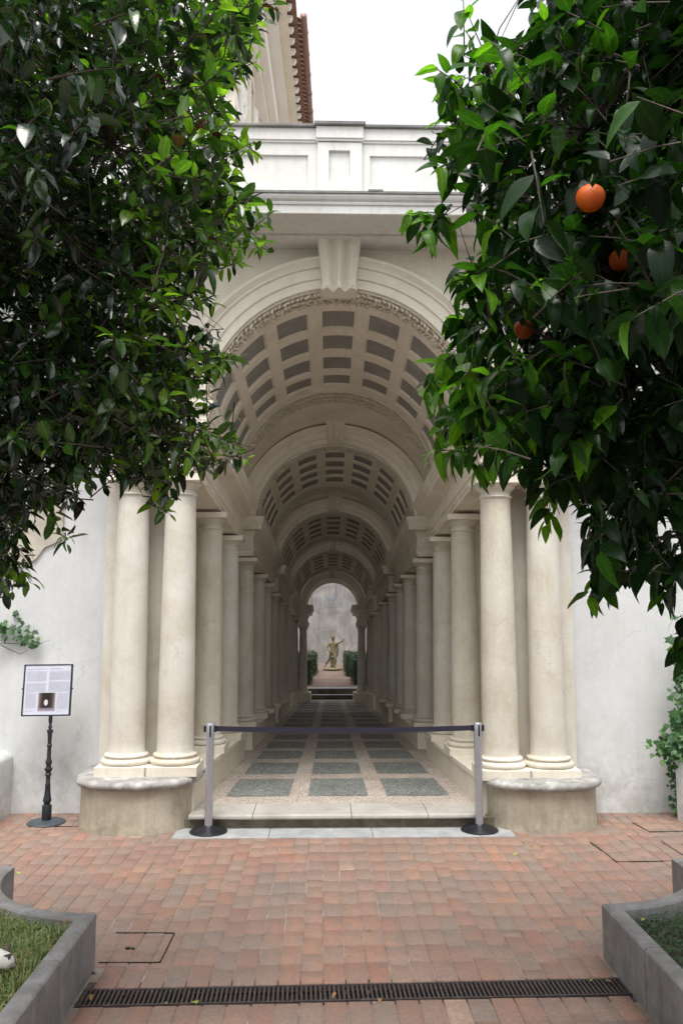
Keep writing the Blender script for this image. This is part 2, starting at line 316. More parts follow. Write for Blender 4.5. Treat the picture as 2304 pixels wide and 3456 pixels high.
def in_drain(x, y, hx, hy):
    lx = (x - DC.x) * math.cos(DA) + (y - DC.y) * math.sin(DA); ly = -(x - DC.x) * math.sin(DA) + (y - DC.y) * math.cos(DA)
    return abs(lx) < DL / 2 and abs(ly) < DW / 2 + hy
BW, BL = 0.1224, 0.2365
bricks = []
ncol = int(6.9 / BW)
for i in range(ncol):
    x = -3.44 + (i + 0.5) * BW; off = RNG.normal(0, 0.022)
    # two runs, before and behind the drain, so the drain cuts between whole tiles
    dy = DC.y + math.tan(DA) * (x - DC.x)
    runs = [(dy + DW / 2 + 0.012, 8.45, 1), (dy - DW / 2 - 0.012, 3.2, -1)] if abs(x - DC.x) < DL / 2 + 0.02 else [(4.66, 8.45, 1)]
    for y0, y1, sg in runs:
        y = y0; first = True
        while (sg > 0 and y < y1) or (sg < 0 and y > y1):
            L = BL + RNG.normal(0, 0.006) + (off if first else 0)
            if RNG.random() < 0.03: L *= RNG.uniform(0.4, 0.7)
            yc = y + sg * L / 2
            if not in_planter(x, yc): bricks.append((x + RNG.normal(0, 0.0008), yc, BW - 0.0055 + RNG.normal(0, 0.0010), L - 0.0048))
            y += sg * L; first = False
def brick_geo(w, l, dz, tl):
    h = 0.04; c = 0.004; z = dz
    P = [(-w/2, -l/2, -h), (w/2, -l/2, -h), (w/2, l/2, -h), (-w/2, l/2, -h), (-w/2, -l/2, z - c), (w/2, -l/2, z - c), (w/2, l/2, z - c + tl), (-w/2, l/2, z - c + tl),
         (-w/2 + c, -l/2 + c, z), (w/2 - c, -l/2 + c, z), (w/2 - c, l/2 - c, z + tl), (-w/2 + c, l/2 - c, z + tl)]
    Fq = [(0, 1, 5, 4), (1, 2, 6, 5), (2, 3, 7, 6), (3, 0, 4, 7), (4, 5, 9, 8), (5, 6, 10, 9), (6, 7, 11, 10), (7, 4, 8, 11), (8, 9, 10, 11)]
    return np.array(P), np.array(Fq)
vis = []
for k, (x, y, w, l) in enumerate(bricks):
    px, py, z = proj((x, y, 0)); vis.append((0 if (-60 < px < 2364 and py < 3500) else 1, y))
order = sorted(range(len(bricks)), key=lambda k: vis[k])
VAR = []
for k in range(40):
    P, Fq = brick_geo(BW - 0.0075, BL - 0.007, float(np.clip(RNG.normal(0, 0.0012), -0.002, 0.002)), float(np.clip(RNG.normal(0, 0.0012), -0.002, 0.002)))
    tint = np.tile([[(k + 0.5) / 40, 0.5, 0.5, 1]], (len(P), 1)); VAR.append(fast_mesh('brick', P, Fq, M['brick'], tint))
def tint_pick(x, y):
    r = RNG.random()
    bias = 0.12 * math.sin(1.7 * x + 0.9 * y) + 0.10 * math.sin(2.3 * y - 1.1 * x)
    if x < -1.2: bias -= 0.16
    return min(0.90, max(0.0, r * 0.80 + bias * 0.8 + 0.04)) if RNG.random() > 0.025 else RNG.uniform(0.9, 0.999)
for k in order[:300]:
    x, y, w, l = bricks[k]; t = tint_pick(x, y)
    put('brick', VAR[int(t * 40)], Matrix.Translation((x, y, 0)) @ Matrix.Diagonal((w / (BW - 0.0075), l / (BL - 0.007), 1, 1)), pav)
VV, FF, TT = [], [], []; base = 0
for k in order[300:]:
    x, y, w, l = bricks[k]; P, Fq = brick_geo(w, l, float(np.clip(RNG.normal(0, 0.0012), -0.002, 0.002)), float(np.clip(RNG.normal(0, 0.0012), -0.002, 0.002))); t = tint_pick(x, y)
    VV.append(P + [x, y, 0]); FF.append(Fq + base); TT.append(np.tile([[t, 0.5, 0.5, 1]], (len(P), 1))); base += len(P)
tag(put('far_bricks', fast_mesh('far_bricks', np.vstack(VV), np.vstack(FF), M['brick'], np.vstack(TT)), Matrix(), pav), kind='stuff')
st = MB()
for x0, x1 in ((-1.46, -0.62), (-0.614, 0.30), (0.306, 1.25), (1.256, 1.56)): st.box(x0, x1, 7.485, 7.86, -0.03, 0.007)
tag(st.build('marble_threshold', M['strip'], bevel=0.003), kind='structure')

# ------------------------------------------------------------------ the colonnaded gallery
GAL = thing('colonnade_gallery', (0, 8.0, 0), 'cream stucco colonnade gallery with coffered barrel vault running back from the court', 'building')
def gp_mb(): return MB(GP)

# floor
fl = MB()
def fz(u, Y): x, y, _ = GP((u, Y, 0)); return (x, y, ZFL(Y))
def fquad(mb, u0, u1, Y0, Y1, dz=0.0, n=1):
    for k in range(n):
        a = Y0 + (Y1 - Y0) * k / n; b_ = Y0 + (Y1 - Y0) * (k + 1) / n
        mb.face([tuple(np.add(fz(u, Y), (0, 0, dz))) for u, Y in ((u0, a), (u1, a), (u1, b_), (u0, b_))])
fquad(fl, -2.2, 2.2, 8.19, 17.0, 0, 1)
floor = fl.build('floor', M['mos_pink'], GAL)
rows = [(8.48, 9.29), (9.54, 10.2), (10.44, 11.0), (11.18, 11.70), (11.89, 12.33)]
y = 12.33; gpx, pl = 0.17, 0.40
while y + gpx + pl < 16.62: rows.append((y + gpx, y + gpx + pl)); y += gpx + pl; gpx *= 0.93; pl *= 0.92
for Ya_, Yb_ in rows:
    for u0, u1 in ((-1.15, -0.505), (-0.31, 0.31), (0.505, 1.15)):
        q = MB(); fquad(q, u0, u1, Ya_, Yb_, 0.004); q.build('mosaic_panel', M['mos_dark'], floor)
for (a, b_), (c, d) in zip(rows, rows[1:]):
    for u0, u1 in ((-1.15, -0.505), (-0.31, 0.31), (0.505, 1.15)):
        q = MB(); fquad(q, u0, u1, b_ + 0.004, c - 0.004, 0.003); q.build('cross_band', M['mos_pinkx'], floor)
# step: four slabs with a rounded nosing, over a stained riser
for x0, x1 in ((-1.36, -0.78), (-0.775, 0.12), (0.125, 0.82), (0.825, 1.34)):
    sm = MB(); prof = [(7.80, 0.088), (7.765, 0.090), (7.750, 0.103), (7.753, 0.124), (7.772, 0.135), (8.19, 0.137), (8.19, 0.05)]
    sm.loft([[(x, yy, zz) for yy, zz in prof] for x in (x0, x1)]); sm.build('step_slab', M['step'], GAL, bevel=0.003)
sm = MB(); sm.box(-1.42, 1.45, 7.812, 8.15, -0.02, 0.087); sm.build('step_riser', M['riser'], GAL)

# benches that carry the paired front columns
def bench(sg):
    x0, x1 = (-2.40, -1.345) if sg < 0 else (1.385, 2.44); yb, yf = 8.42, 7.60
    zt = 0.385 if sg < 0 else 0.358
    def outline(o, n=22):
        pts = []; cx = (x0 + x1) / 2; hw = (x1 - x0) / 2 + o
        for k in range(n + 1):
            a = math.pi - math.pi * k / n; ca, sa = math.cos(a), math.sin(a)
            pts.append((cx + hw * math.copysign(abs(ca) ** 0.80, ca), 8.05 - (8.05 - yf + o) * abs(sa) ** 0.95))
        return [(cx - hw, yb)] + pts + [(cx + hw, yb)]
    bm_ = MB(); bm_.loft([[(x, y_, z) for x, y_ in outline(o)] for o, z in ((0.012, -0.03), (0.004, 0.05), (0, 0.15), (0, zt))])
    bo = bm_.build('bench', M['bench'], GAL, 50)
    c = MB(); c.loft([[(x, y_, z) for x, y_ in outline(o)] for o, z in ((0.0, zt), (0.035, zt + 0.006), (0.055, zt + 0.028), (0.05, zt + 0.055), (0.03, zt + 0.072), (-0.02, zt + 0.080))])
    c.build('bench_coping', M['coping'], bo, 60)
bench(-1); bench(1)

# plinth walls under the inner columns, one per bay and side
BAYS = [(8.35, 10.55), (11.10, 13.15), (13.53, 15.03), (15.27, 16.62)]
for k, (a, b_) in enumerate(BAYS):
    for sg in (-1, 1):
        q = gp_mb(); q.box(sg * 1.34, sg * 2.05, a if k else 7.93, b_, -0.1, 0.40); pw = q.build('plinth_wall', M['stucco'], GAL, bevel=0.004)
        q = gp_mb(); q.box(sg * 1.325, sg * 2.05, (a if k else 7.93) - 0.012, b_ + 0.01, 0.40, 0.462); q.build('plinth_coping', M['stucco'], pw, bevel=0.006)

# columns
COLY = [8.05, 9.29, 10.25, 11.36, 12.35, 12.98, 13.75, 14.5, 14.92, 15.49, 16.06, 16.42]
def lathe_mesh(name, prof, n=40):
    q = MB(); q.lathe(prof, n=n); me = bpy.data.meshes.new(name); me.from_pydata(q.V, [], q.F); me.materials.append(M['column'])
    me.polygons.foreach_set('use_smooth', [True] * len(me.polygons)); sharp(me, 35); me.update(); return me
ent = []
for k in range(25):
    t = k / 24; z = 0.665 + t * (3.085 - 0.665); r = 0.172 - 0.026 * (max(0, t - 0.15) / 0.85) ** 1.5
    ent.append((r, z))
SHAFT = lathe_mesh('column_shaft', [(0.182, 0.648), (0.176, 0.655)] + ent + [(0.150, 3.098)])
arc = lambda r0, z0, rr, n=7: [(r0 + rr * math.sin(math.pi * k / n), z0 + rr * (1 - math.cos(math.pi * k / n))) for k in range(n + 1)]
BASE = lathe_mesh('column_base', [(0.17, 0.548)] + arc(0.212, 0.549, 0.026) + [(0.205, 0.603), (0.202, 0.612)] + arc(0.192, 0.613, 0.0155) + [(0.184, 0.647), (0.17, 0.649)])
CAPI = lathe_mesh('column_capital', [(0.145, 3.088)] + [(0.150, 3.096)] + arc(0.154, 3.098, 0.011, 6) + [(0.149, 3.122), (0.148, 3.155), (0.156, 3.158), (0.158, 3.168), (0.170, 3.176), (0.186, 3.192), (0.200, 3.215), (0.203, 3.228), (0.15, 3.232)])
def box_mesh(name, hw, z0, z1, mat, bev=0.004):
    q = MB(); c = bev
    q.loft([[(sx * (hw - d), sy * (hw - d), z) for sx, sy in ((-1, -1), (1, -1), (1, 1), (-1, 1))] for d, z in ((c, z0), (0, z0 + c), (0, z1 - c), (c, z1))])
    me = bpy.data.meshes.new(name); me.from_pydata(q.V, [], q.F); me.materials.append(mat); me.update(); return me
ABAC = box_mesh('abacus', 0.222, 3.229, 3.297, M['stucco'])
PLIN = box_mesh('plinth_block', 0.24, 0.46, 0.550, M['stucco'])
def column(u, Y, name='column'):
    s_ = S(Y); k = 0.045 * max(0, 1 - (Y - Y00) / 6) if u > 0 else 0.0
    zs = s_ * (2.72 + 0.7 * k) / 2.72                    # the right-hand bases sit a little lower
    z0 = ZA + (0.548 - ZA) * s_ - k
    Mx = Matrix.Translation((AXX(Y) + u * s_, Y, z0 - 0.548 * zs)) @ Matrix.Diagonal((s_, s_, zs, 1)) @ Matrix.Rotation(RNG.random() * 0.3 if False else 0, 4, 'Z')
    c = put(name, SHAFT, Mx, GAL)
    put('column_base', BASE, Mx, c); put('capital', CAPI, Mx, c); put('abacus', ABAC, Mx, c); put('plinth_block', PLIN, Mx, c)
for sg in (-1, 1):
    column(sg * 2.012, 8.05)
    for Y in COLY: column(sg * 1.553, Y)

# entablatures
ENT = [(0.03, 3.05), (-0.005, 3.297), (-0.005, 3.345), (0.008, 3.347), (0.010, 3.395), (0.028, 3.40), (0.030, 3.430), (0.0, 3.434), (0.0, 3.628), (0.014, 3.632), (0.020, 3.655), (0.045, 3.690), (0.052, 3.700),
       (0.165, 3.703), (0.165, 3.785), (0.178, 3.790), (0.182, 3.815), (0.205, 3.850), (0.213, 3.875), (0.213, 3.905), (0.10, 3.925)][1:]
def entab(sg, u_in, u_out, Y0, Y1, mat=None, lv=ENT, k=1.0):
    q = gp_mb()
    loops = []
    for p, v in lv:
        p *= k; loops.append([(sg * (u_in - p), Y0 - p * S(Y0), v), (sg * (u_out + p), Y0 - p * S(Y0), v), (sg * (u_out + p), Y1 + p * S(Y1) * 0.5, v), (sg * (u_in - p), Y1 + p * S(Y1) * 0.5, v)])
    q.loft(loops); return q.build('entablature', mat or M['stucco'], GAL)
BE = [(7.905, 10.45), (11.22, 13.08), (13.62, 14.99), (15.36, 16.55)]
for k, (a, b_) in enumerate(BE):
    for sg in (-1, 1): entab(sg, 1.395, 2.20 if k == 0 else 1.95, a, b_)
# stilt blocks between cornice and vault
for k, (a, b_) in enumerate(BE):
    for sg in (-1, 1):
        q = gp_mb(); q.box(sg * 1.352, sg * 1.95, a + 0.03, b_ - 0.02, 3.91, 4.10); q.build('impost_block', M['stucco'], GAL)

# walls behind the columns; unseen outer walls and roofs added to keep the bay slits dark, the last slit opens to the garden light
for sg in (-1, 1):
    for a, b_ in ((8.42, 10.55), (11.12, 13.12), (13.55, 15.05), (15.27, 16.62)):
        q = gp_mb(); q.box(sg * 1.95, sg * 2.3, a, b_, -0.1, 4.3); q.build('side_wall', M['stucco'], GAL)
    q = gp_mb(); q.box(sg * 3.1, sg * 3.3, 8.8, 15.0, -0.1, 4.3); q.build('slit_blocker_wall', M['stucco'], GAL)
    q = gp_mb(); q.box(sg * 1.96, sg * 3.3, 8.8, 15.0, 4.301, 4.4); q.build('slit_blocker_roof', M['slate'], GAL)
    q = gp_mb(); q.box(sg * 2.3, sg * 3.1, 14.95, 15.06, -0.1, 4.3); q.build('slit_blocker_wall', M['stucco'], GAL)
    q = gp_mb(); q.box(sg * 2.02, 2.355 if sg > 0 else -2.335, 8.20, 8.45, -0.1, 3.32); q.build('pilaster', M['column'], GAL, bevel=0.004)
    q = gp_mb(); q.box(sg * 1.70, sg * 1.93, 8.24, 8.45, 0.3, 3.32); q.build('pilaster', M['column'], GAL, bevel=0.004)
    q = gp_mb(); q.box(sg * 2.012 - 0.24, sg * 2.012 + 0.24, 8.2, 8.43, 0.30, 0.548); q.build('plinth_back', M['stucco'], GAL)

# arches
def sweep_arch(vc, prof, t0=-4, t1=184, n=72):
    """prof: list of (radius, Y) swept round the arch in gallery coordinates"""
    q = gp_mb(); L = []
    for k in range(n + 1):
        a = R(t0 + (t1 - t0) * k / n); L.append([(r * math.cos(a), Y, vc + r * math.sin(a)) for r, Y in prof])
    q.loft(L, closed=True, cap=True); return q
def arch_plate(vc, r, hw, vb, vt, Y, th, n=48):
    q = gp_mb()
    def outer(a):
        c, s_ = math.cos(a), math.sin(a); k = 1e9
        if abs(c) > 1e-6: k = min(k, hw / abs(c))
        if s_ > 1e-6: k = min(k, (vt - vc) / s_)
        return (c * k, vc + s_ * k)
    ang = sorted(set([math.pi * k / n for k in range(n + 1)] + [math.atan2(vt - vc, hw), math.pi - math.atan2(vt - vc, hw)]))
    for Yp in (Y, Y + th):
        for a, b_ in zip(ang, ang[1:]):
            (o1, o2), (p1, p2) = outer(a), outer(b_)
            q.face([(r * math.cos(a), Yp, vc + r * math.sin(a)), (o1, Yp, o2), (p1, Yp, p2), (r * math.cos(b_), Yp, vc + r * math.sin(b_))])
        for sg in (-1, 1): q.face([(sg * r, Yp, vc), (sg * hw, Yp, vc), (sg * hw, Yp, vb), (sg * r, Yp, vb)])
    for a, b_ in zip(ang, ang[1:]):
        q.face([(r * math.cos(a), Y, vc + r * math.sin(a)), (r * math.cos(a), Y + th, vc + r * math.sin(a)), (r * math.cos(b_), Y + th, vc + r * math.sin(b_)), (r * math.cos(b_), Y, vc + r * math.sin(b_))])
    q.face([(-hw, Y, vt), (hw, Y, vt), (hw, Y + th, vt), (-hw, Y + th, vt)])
    return q
VC, RA = 3.835, 1.335
def archivolt(Y, vc, r, k=1.0, th=0.2, outer=True):
    p = [(r, Y + th), (r, Y), (r + 0.083 * k, Y - 0.002), (r + 0.086 * k, Y - 0.024 * k), (r + 0.183 * k, Y - 0.028 * k), (r + 0.187 * k, Y - 0.050 * k), (r + 0.205 * k, Y - 0.054 * k),
         (r + 0.228 * k, Y - 0.082 * k), (r + 0.236 * k, Y - 0.094 * k), (r + 0.262 * k, Y - 0.098 * k), (r + 0.269 * k, Y - 0.090 * k), (r + 0.270 * k, Y + 0.03), (r + 0.270 * k, Y + th)]
    q = sweep_arch(vc, p); return q.build('arch', M['facade'] if Y < 8.2 else M['stucco'], GAL, 30)
def keystone(parent, Y, vb, vt, w0, w1, d0, d1, mat):
    """fluted scroll keystone: ridges across, S-curve down the front"""
    q = gp_mb(); NU, NV = 25, 18; rows_ = []
    for j in range(NV + 1):
        t = j / NV; v = vb + (vt - vb) * t
        w = w0 + (w1 - w0) * t ** 1.3 + (0.012 if t < 0.07 else 0); d = d0 + (d1 - d0) * (t ** 2.2)
        d += 0.03 * math.exp(-((t - 0.05) / 0.07) ** 2) * S(Y) + 0.02 * math.exp(-((t - 0.95) / 0.06) ** 2)
        row = []
        for i in range(NU + 1):
            x = -1 + 2 * i / NU; e = abs(x)
            fl_ = 0.034 * math.cos(x * math.pi * 3.0) if e < 0.83 else -0.012 + 0.02 * (1 if e < 0.97 else 0)
            row.append((x * w, Y - (d + fl_ * (w1 / 0.22)) * 1.0, v))
        rows_.append([(-w, Y + 0.05, v)] + row + [(w, Y + 0.05, v)])
    q.loft(rows_, closed=True, cap=True); return q.build('keystone', mat, parent, 40)

# vaults
TH = [(-2, 8)] + []
def vault(k, Y0, Y1, vc0, r0, vc1, r1, bandf, coff, bandb):
    def SF(a, Y, dr=0.0):
        t = (Y - Y0) / (Y1 - Y0); vc = vc0 + (vc1 - vc0) * t; r = r0 + (r1 - r0) * t + dr
        return (r * math.cos(a), Y, vc + r * math.sin(a))
    cells = [R(90 + 21.8 * j) for j in range(-4, 5)]; hp = R(7.3)
    coff = [(a - 0.045 * S(a), b_ + 0.022 * S(b_)) for a, b_ in coff]; hp = R(8.0)
    tb = [R(-3)]
    for c in cells:
        lo, hi = max(c - hp, R(-2.0)), min(c + hp, R(182.0)); tb += [lo, hi]
    tb.append(R(183)); yb = [Y0] + [bandf] + [y_ for ab in coff for y_ in ab] + [bandb, Y1]
    q = gp_mb(); panels = []
    for i in range(len(tb) - 1):
        for j in range(len(yb) - 1):
            a0, a1, ya, yc = tb[i], tb[i + 1], yb[j], yb[j + 1]
            ispan = (i % 2 == 1) and (ya, yc) in coff
            n = max(1, int((a1 - a0) / R(3.8)))
            if not ispan:
                for m_ in range(n):
                    p0 = a0 + (a1 - a0) * m_ / n; p1 = a0 + (a1 - a0) * (m_ + 1) / n
                    q.face([SF(p0, ya), SF(p1, ya), SF(p1, yc), SF(p0, yc)])
            else:
                s_ = S(ya); da = R(0.75); dy = 0.020 * s_
                kk = 0.9 * s_ ** 1.6; steps = [(0, 0, 0.0), (0, 0, 0.010 * kk), (0.6 * da, 0.6 * dy, 0.011 * kk), (0.6 * da, 0.6 * dy, 0.020 * kk), (da, dy, 0.021 * kk), (da, dy, 0.036 * kk)]
                def loop(ia, iy, dr):
                    A0, A1, B0, B1 = a0 + ia, a1 - ia, ya + iy, yc - iy
                    return [SF(A0 + (A1 - A0) * m_ / n, B0, dr) for m_ in range(n + 1)] + [SF(A1 - (A1 - A0) * m_ / n, B1, dr) for m_ in range(n + 1)]
                q.loft([loop(*st_) for st_ in steps], closed=True, cap=False)
                panels.append((a0 + 0.9 * da, a1 - 0.9 * da, ya + 0.9 * dy, yc - 0.9 * dy, n, 0.034 * kk))
    vo = q.build('vault', M['stucco'], GAL)
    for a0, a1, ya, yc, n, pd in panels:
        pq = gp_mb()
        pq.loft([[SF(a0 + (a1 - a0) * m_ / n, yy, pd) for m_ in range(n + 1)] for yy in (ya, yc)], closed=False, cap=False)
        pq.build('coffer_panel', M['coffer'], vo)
    # laurel garlands along both edges of the vault: overlapping leaves and fruit between two fillets
    for ya, yc in ((Y0 + 0.03 * S(Y0), bandf - 0.05 * S(Y0)), (bandb + 0.03 * S(Y0), Y1 - 0.02 * S(Y0))):
        gq = gp_mb(); s_ = S(ya); wY = yc - ya; mid = (ya + yc) / 2
        def leaf(a, Y, da, dY, la, lw, h):
            # a small pointed leaf: 4 rim points and a raised spine
            ca, cY = da, dY
            L_ = [SF(a, Y, -0.002), SF(a + ca * 0.5 * la - cY * lw / 1.35, Y + (cY * 0.5 * la + ca * 1.35 * lw), -h * 0.5), SF(a + ca * la, Y + cY * la * 1.35, -h * 0.35), SF(a + ca * 0.5 * la + cY * lw / 1.35, Y + (cY * 0.5 * la - ca * 1.35 * lw), -h * 0.5)]
            sp = SF(a + ca * 0.45 * la, Y + cY * 0.45 * la * 1.35, -h)
            for e in range(4): gq.face([L_[e], L_[(e + 1) % 4], sp])
        nL = 44
        for side in (0, 1):
            for j in range(nL):
                a = R(90 * j / nL) if side == 0 else R(180 - 90 * j / nL); dr_ = 1 if side == 0 else -1
                for o_, an in ((-0.27, -0.75), (0.0, 0.1), (0.27, 0.75)):
                    aj = a + dr_ * R(0.5 * RNG.random()); an += RNG.normal(0, 0.18)
                    leaf(aj, mid + o_ * wY, dr_ * math.cos(an), math.sin(an) * 0.9, R(3.4) * (0.8 + 0.4 * RNG.random()), 0.020 * s_, (0.036 + 0.028 * RNG.random()))
        for e in (ya, yc):
            n = 60; pr_ = [(-0.008 * s_, 0), (-0.006 * s_, -0.012), (0.006 * s_, -0.012), (0.008 * s_, 0)]
            gq.loft([[SF(R(180 * m_ / n), e + dy_, d_) for dy_, d_ in pr_] for m_ in range(n + 1)], closed=False, cap=False)
        tag(gq.build('garland', M['garland'], vo), kind='stuff')
C1_ = [(8.383, 8.68), (8.867, 9.153), (9.337, 9.598), (9.759, 9.955)]
vault(0, 7.93, 10.43, VC, RA, 3.985, 1.43, 8.23, C1_, 10.12)
C2_ = [(11.428, 11.613), (11.743, 11.935), (12.055, 12.223), (12.347, 12.521)]
vault(1, 11.16, 12.93, VC, RA, 3.95, 1.40, 11.32, C2_, 12.62)
C3_ = [(13.63 + 0.26 * j, 13.63 + 0.26 * j + 0.145) for j in range(4)]
vault(2, 13.42, 14.90, VC, RA, 3.95, 1.40, 13.55, C3_, 14.66)
C4_ = [(15.34 + 0.20 * j, 15.34 + 0.20 * j + 0.115) for j in range(4)]
vault(3, 15.17, 16.30, VC, RA, 3.90, 1.38, 15.28, C4_, 16.10)
# plain barrels between the bays
for a, b_ in ((10.43, 11.20), (12.93, 13.46), (14.90, 15.20)):
    r0 = 1.455; q = gp_mb(); n = 60
    q.loft([[(r * math.cos(R(180 * k / n)), Y, v + r * math.sin(R(180 * k / n))) for k in range(n + 1)] for Y, v, r in ((a, 3.97, r0), (b_, 3.86, 1.63))], closed=False, cap=False)
    q.build('plain_vault', M['stucco'], GAL, True)
# arches facing the court
a1 = archivolt(7.915, VC, RA, 1.0, 0.03)
keystone(a1, 7.90, 5.075, 5.585, 0.165, 0.215, 0.07, 0.26, M['facade'])
for Y in (11.10, 13.36, 15.12):
    ao = archivolt(Y, VC, RA, 1.0, 0.06)
    keystone(ao, Y - 0.01, 5.135, 5.50, 0.125, 0.17, 0.05, 0.14, M['stucco'])
    arch_plate(VC, RA + 0.05, 2.3, 3.88, 5.9, Y + 0.015, 0.05).build('arch_wall', M['stucco'], GAL)
# way out at the far end
YE = 16.30
ao = archivolt(YE, 3.93, 1.04, 0.8, 0.35); keystone(ao, YE - 0.01, 4.90, 5.25, 0.13, 0.17, 0.05, 0.13, M['stucco'])
arch_plate(3.93, 1.09, 2.3, 3.88, 5.9, YE + 0.015, 0.32).build('arch_wall', M['stucco'], GAL)
GE = [(0.0, 3.03), (0.0, 3.09), (0.03, 3.10), (0.03, 3.17), (0.045, 3.18), (0.045, 3.24), (0.0, 3.25), (0.0, 3.46), (0.03, 3.48), (0.06, 3.56), (0.17, 3.57), (0.17, 3.66), (0.20, 3.70), (0.245, 3.78), (0.245, 3.84), (0.1, 3.88)]
for sg in (-1, 1):
    entab(sg, 1.02, 1.38, 16.33, 16.60, lv=GE)
    q = gp_mb(); q.box(sg * 0.87, sg * 1.38, 16.20, 16.62, 0.0, 0.42); q.build('exit_pedestal', M['stucco'], GAL, bevel=0.008)
    s_ = S(16.45); 
    Mx = Matrix.Translation((AXX(16.45) + sg * 1.197 * s_, 16.45, ZA + (0.42 - ZA) * s_ - 0.54 * s_ * 0.97)) @ Matrix.Diagonal((s_ * 1.0, s_ * 1.0, s_ * 0.97, 1))
    c = put('column', SHAFT, Mx, GAL); put('column_base', BASE, Mx, c); put('capital', CAPI, Mx, c)
    q = gp_mb(); q.box(sg * 1.9, sg * 2.4, 16.3, 16.62, -0.1, 4.0); q.build('end_pier', M['stucco'], GAL)

# front wall with the spandrels, cornice and parapet
arch_plate(VC, RA + 0.26, 2.24, 3.90, 5.66, 7.935, 0.18).build('spandrel_wall', M['facade'], GAL)
inc = MB(GP)                                                       # shallow raised spandrel panels left and right of the keystone
for sg in (-1, 1): inc.box(sg * 0.34, sg * 1.6, 7.927, 7.945, 5.572, 5.584)
inc.build('spandrel_fillet', M['facade'], GAL)
cor = MB()
prof = [(8.45, 5.615), (7.662, 5.618), (7.656, 5.624), (7.658, 5.648), (7.256, 5.650), (7.250, 5.656), (7.250, 5.732), (7.236, 5.736), (7.230, 5.752), (7.238, 5.764), (7.214, 5.778), (7.200, 5.798), (7.196, 5.818), (8.45, 5.90)]
cor.loft([[(x, yy, zz) for yy, zz in prof] for x in (-5.5, 5.5)]); co = cor.build('cornice', M['parapet'], GAL)
cc = MB(); cc.box(-5.5, 5.5, 7.184, 8.45, 5.819, 5.846)
for x in (-0.95, 0.335, 1.9): cc.box(x - 0.07, x + 0.07, 7.180, 8.0, 5.840, 5.862)
cc.build('cornice_cap', M['slate'], co, bevel=0.004)
pw = MB(); pw.box(-5.5, 5.5, 7.93, 8.25, 5.80, 6.89); par = pw.build('parapet', M['parapet'], GAL)
def frame(mb, x0, x1, z0, z1, yf, t=0.05):
    mb.box(x0, x0 + t, yf, 7.935, z0, z1); mb.box(x1 - t, x1, yf, 7.935, z0, z1); mb.box(x0 + t, x1 - t, yf, 7.935, z1 - t, z1); mb.box(x0 + t, x1 - t, yf, 7.935, z0, z0 + t)
q = MB(); q.box(-5.5, -0.212, 7.905, 7.935, 6.612, 6.74); q.box(0.242, 5.5, 7.905, 7.935, 6.612, 6.74); q.box(-5.5, -0.212, 7.9045, 7.935, 5.80, 6.285); q.box(0.242, 5.5, 7.9045, 7.935, 5.80, 6.285)
q.box(-0.31, -0.212, 7.9052, 7.935, 6.285, 6.612); q.box(0.242, 0.325, 7.9052, 7.935, 6.285, 6.612); q.build('panel_frame', M['parapet'], par)
q = MB(); q.box(-0.212, -0.095, 7.865, 7.935, 5.80, 6.73); q.box(0.12, 0.242, 7.865, 7.935, 5.80, 6.73); q.box(-0.095, 0.12, 7.8655, 7.935, 6.645, 6.73); q.box(-0.095, 0.12, 7.8655, 7.935, 5.80, 6.31); q.box(-0.095, 0.12, 7.90, 7.935, 6.31, 6.645)
q.build('parapet_pier', M['parapet'], par)
q = MB(); 
for x0, x1, yy in ((-5.5, -0.225, 7.875), (-0.225, 0.257, 7.835), (0.257, 5.5, 7.875)):
    q.box(x0, x1, yy + 0.015, 7.935, 6.741, 6.765); q.box(x0, x1, yy, 7.935, 6.765, 6.888)
q.build('parapet_band', M['parapet'], par)
q = MB(); q.box(-5.5, -0.245, 7.84, 8.3, 6.89, 6.918); q.box(-0.245, 0.278, 7.80, 8.3, 6.892, 6.926); q.box(0.278, 5.5, 7.84, 8.3, 6.89, 6.918); q.build('parapet_cap', M['slate'], par, bevel=0.004)
# roof over the vaults so that no sky shows in from above
q = MB(); q.box(-2.6, 2.6, 8.2, 11.3, 5.60, 5.7); q.build('roof_slab', M['slate'], GAL)
for a, b_, z in ((11.05, 13.6, 4.95), (13.4, 15.0, 4.2), (15.2, 16.6, 3.6)):
    q = MB(); q.box(-2.2, 2.2, a, b_, z, z + 0.08); q.build('roof_slab', M['slate'], GAL)

# ------------------------------------------------------------------ court walls either side of the gallery
def wall_thing(name, x0, x1, y0, y1, label):
    q = MB(); q.box(x0, x1, y0, y1, -0.05, 5.62); o = q.build(name, M['white']); tag(o, label, 'wall'); return o
wl_ = wall_thing('court_wall', -7.0, -2.25, 8.43, 8.75, 'white plastered court wall left of the gallery, behind the sign')
wall_thing('court_wall', 2.29, 7.0, 8.32, 8.75, 'white plastered court wall right of the gallery, edged with ivy')
q = MB(); pts = [(-3.35, 2.36), (-3.18, 2.44), (-3.06, 2.50), (-2.98, 2.62), (-2.80, 2.70), (-2.80, 3.35), (-4.6, 3.3), (-4.6, 2.4), (-3.6, 2.20)]
q.loft([[(x, yy, z) for x, z in pts] for yy in (8.40, 8.424)]); q.build('bare_plaster_patch', M['patch'], wl_)
def low_wall(x0, x1, y0, y1, zt, label):
    q = MB(); n = 10; w = (x1 - x0)
    sec = [(x0, -0.03), (x0, zt - 0.09)] + [(x0 + w / 2 - w / 2 * math.cos(math.pi * k / n), zt - 0.09 + 0.09 * math.sin(math.pi * k / n)) for k in range(1, n)] + [(x1, zt - 0.09), (x1, -0.03)]
    q.loft([[(x, yy, z) for x, z in sec] for yy in (y0, y0 + 0.04, y1)]); o = q.build('low_wall', M['white'], None, 50, bevel=0.0); tag(o, label, 'wall')
low_wall(-3.60, -3.205, 7.2, 8.428, 0.62, 'low round-topped white garden wall at the left edge')
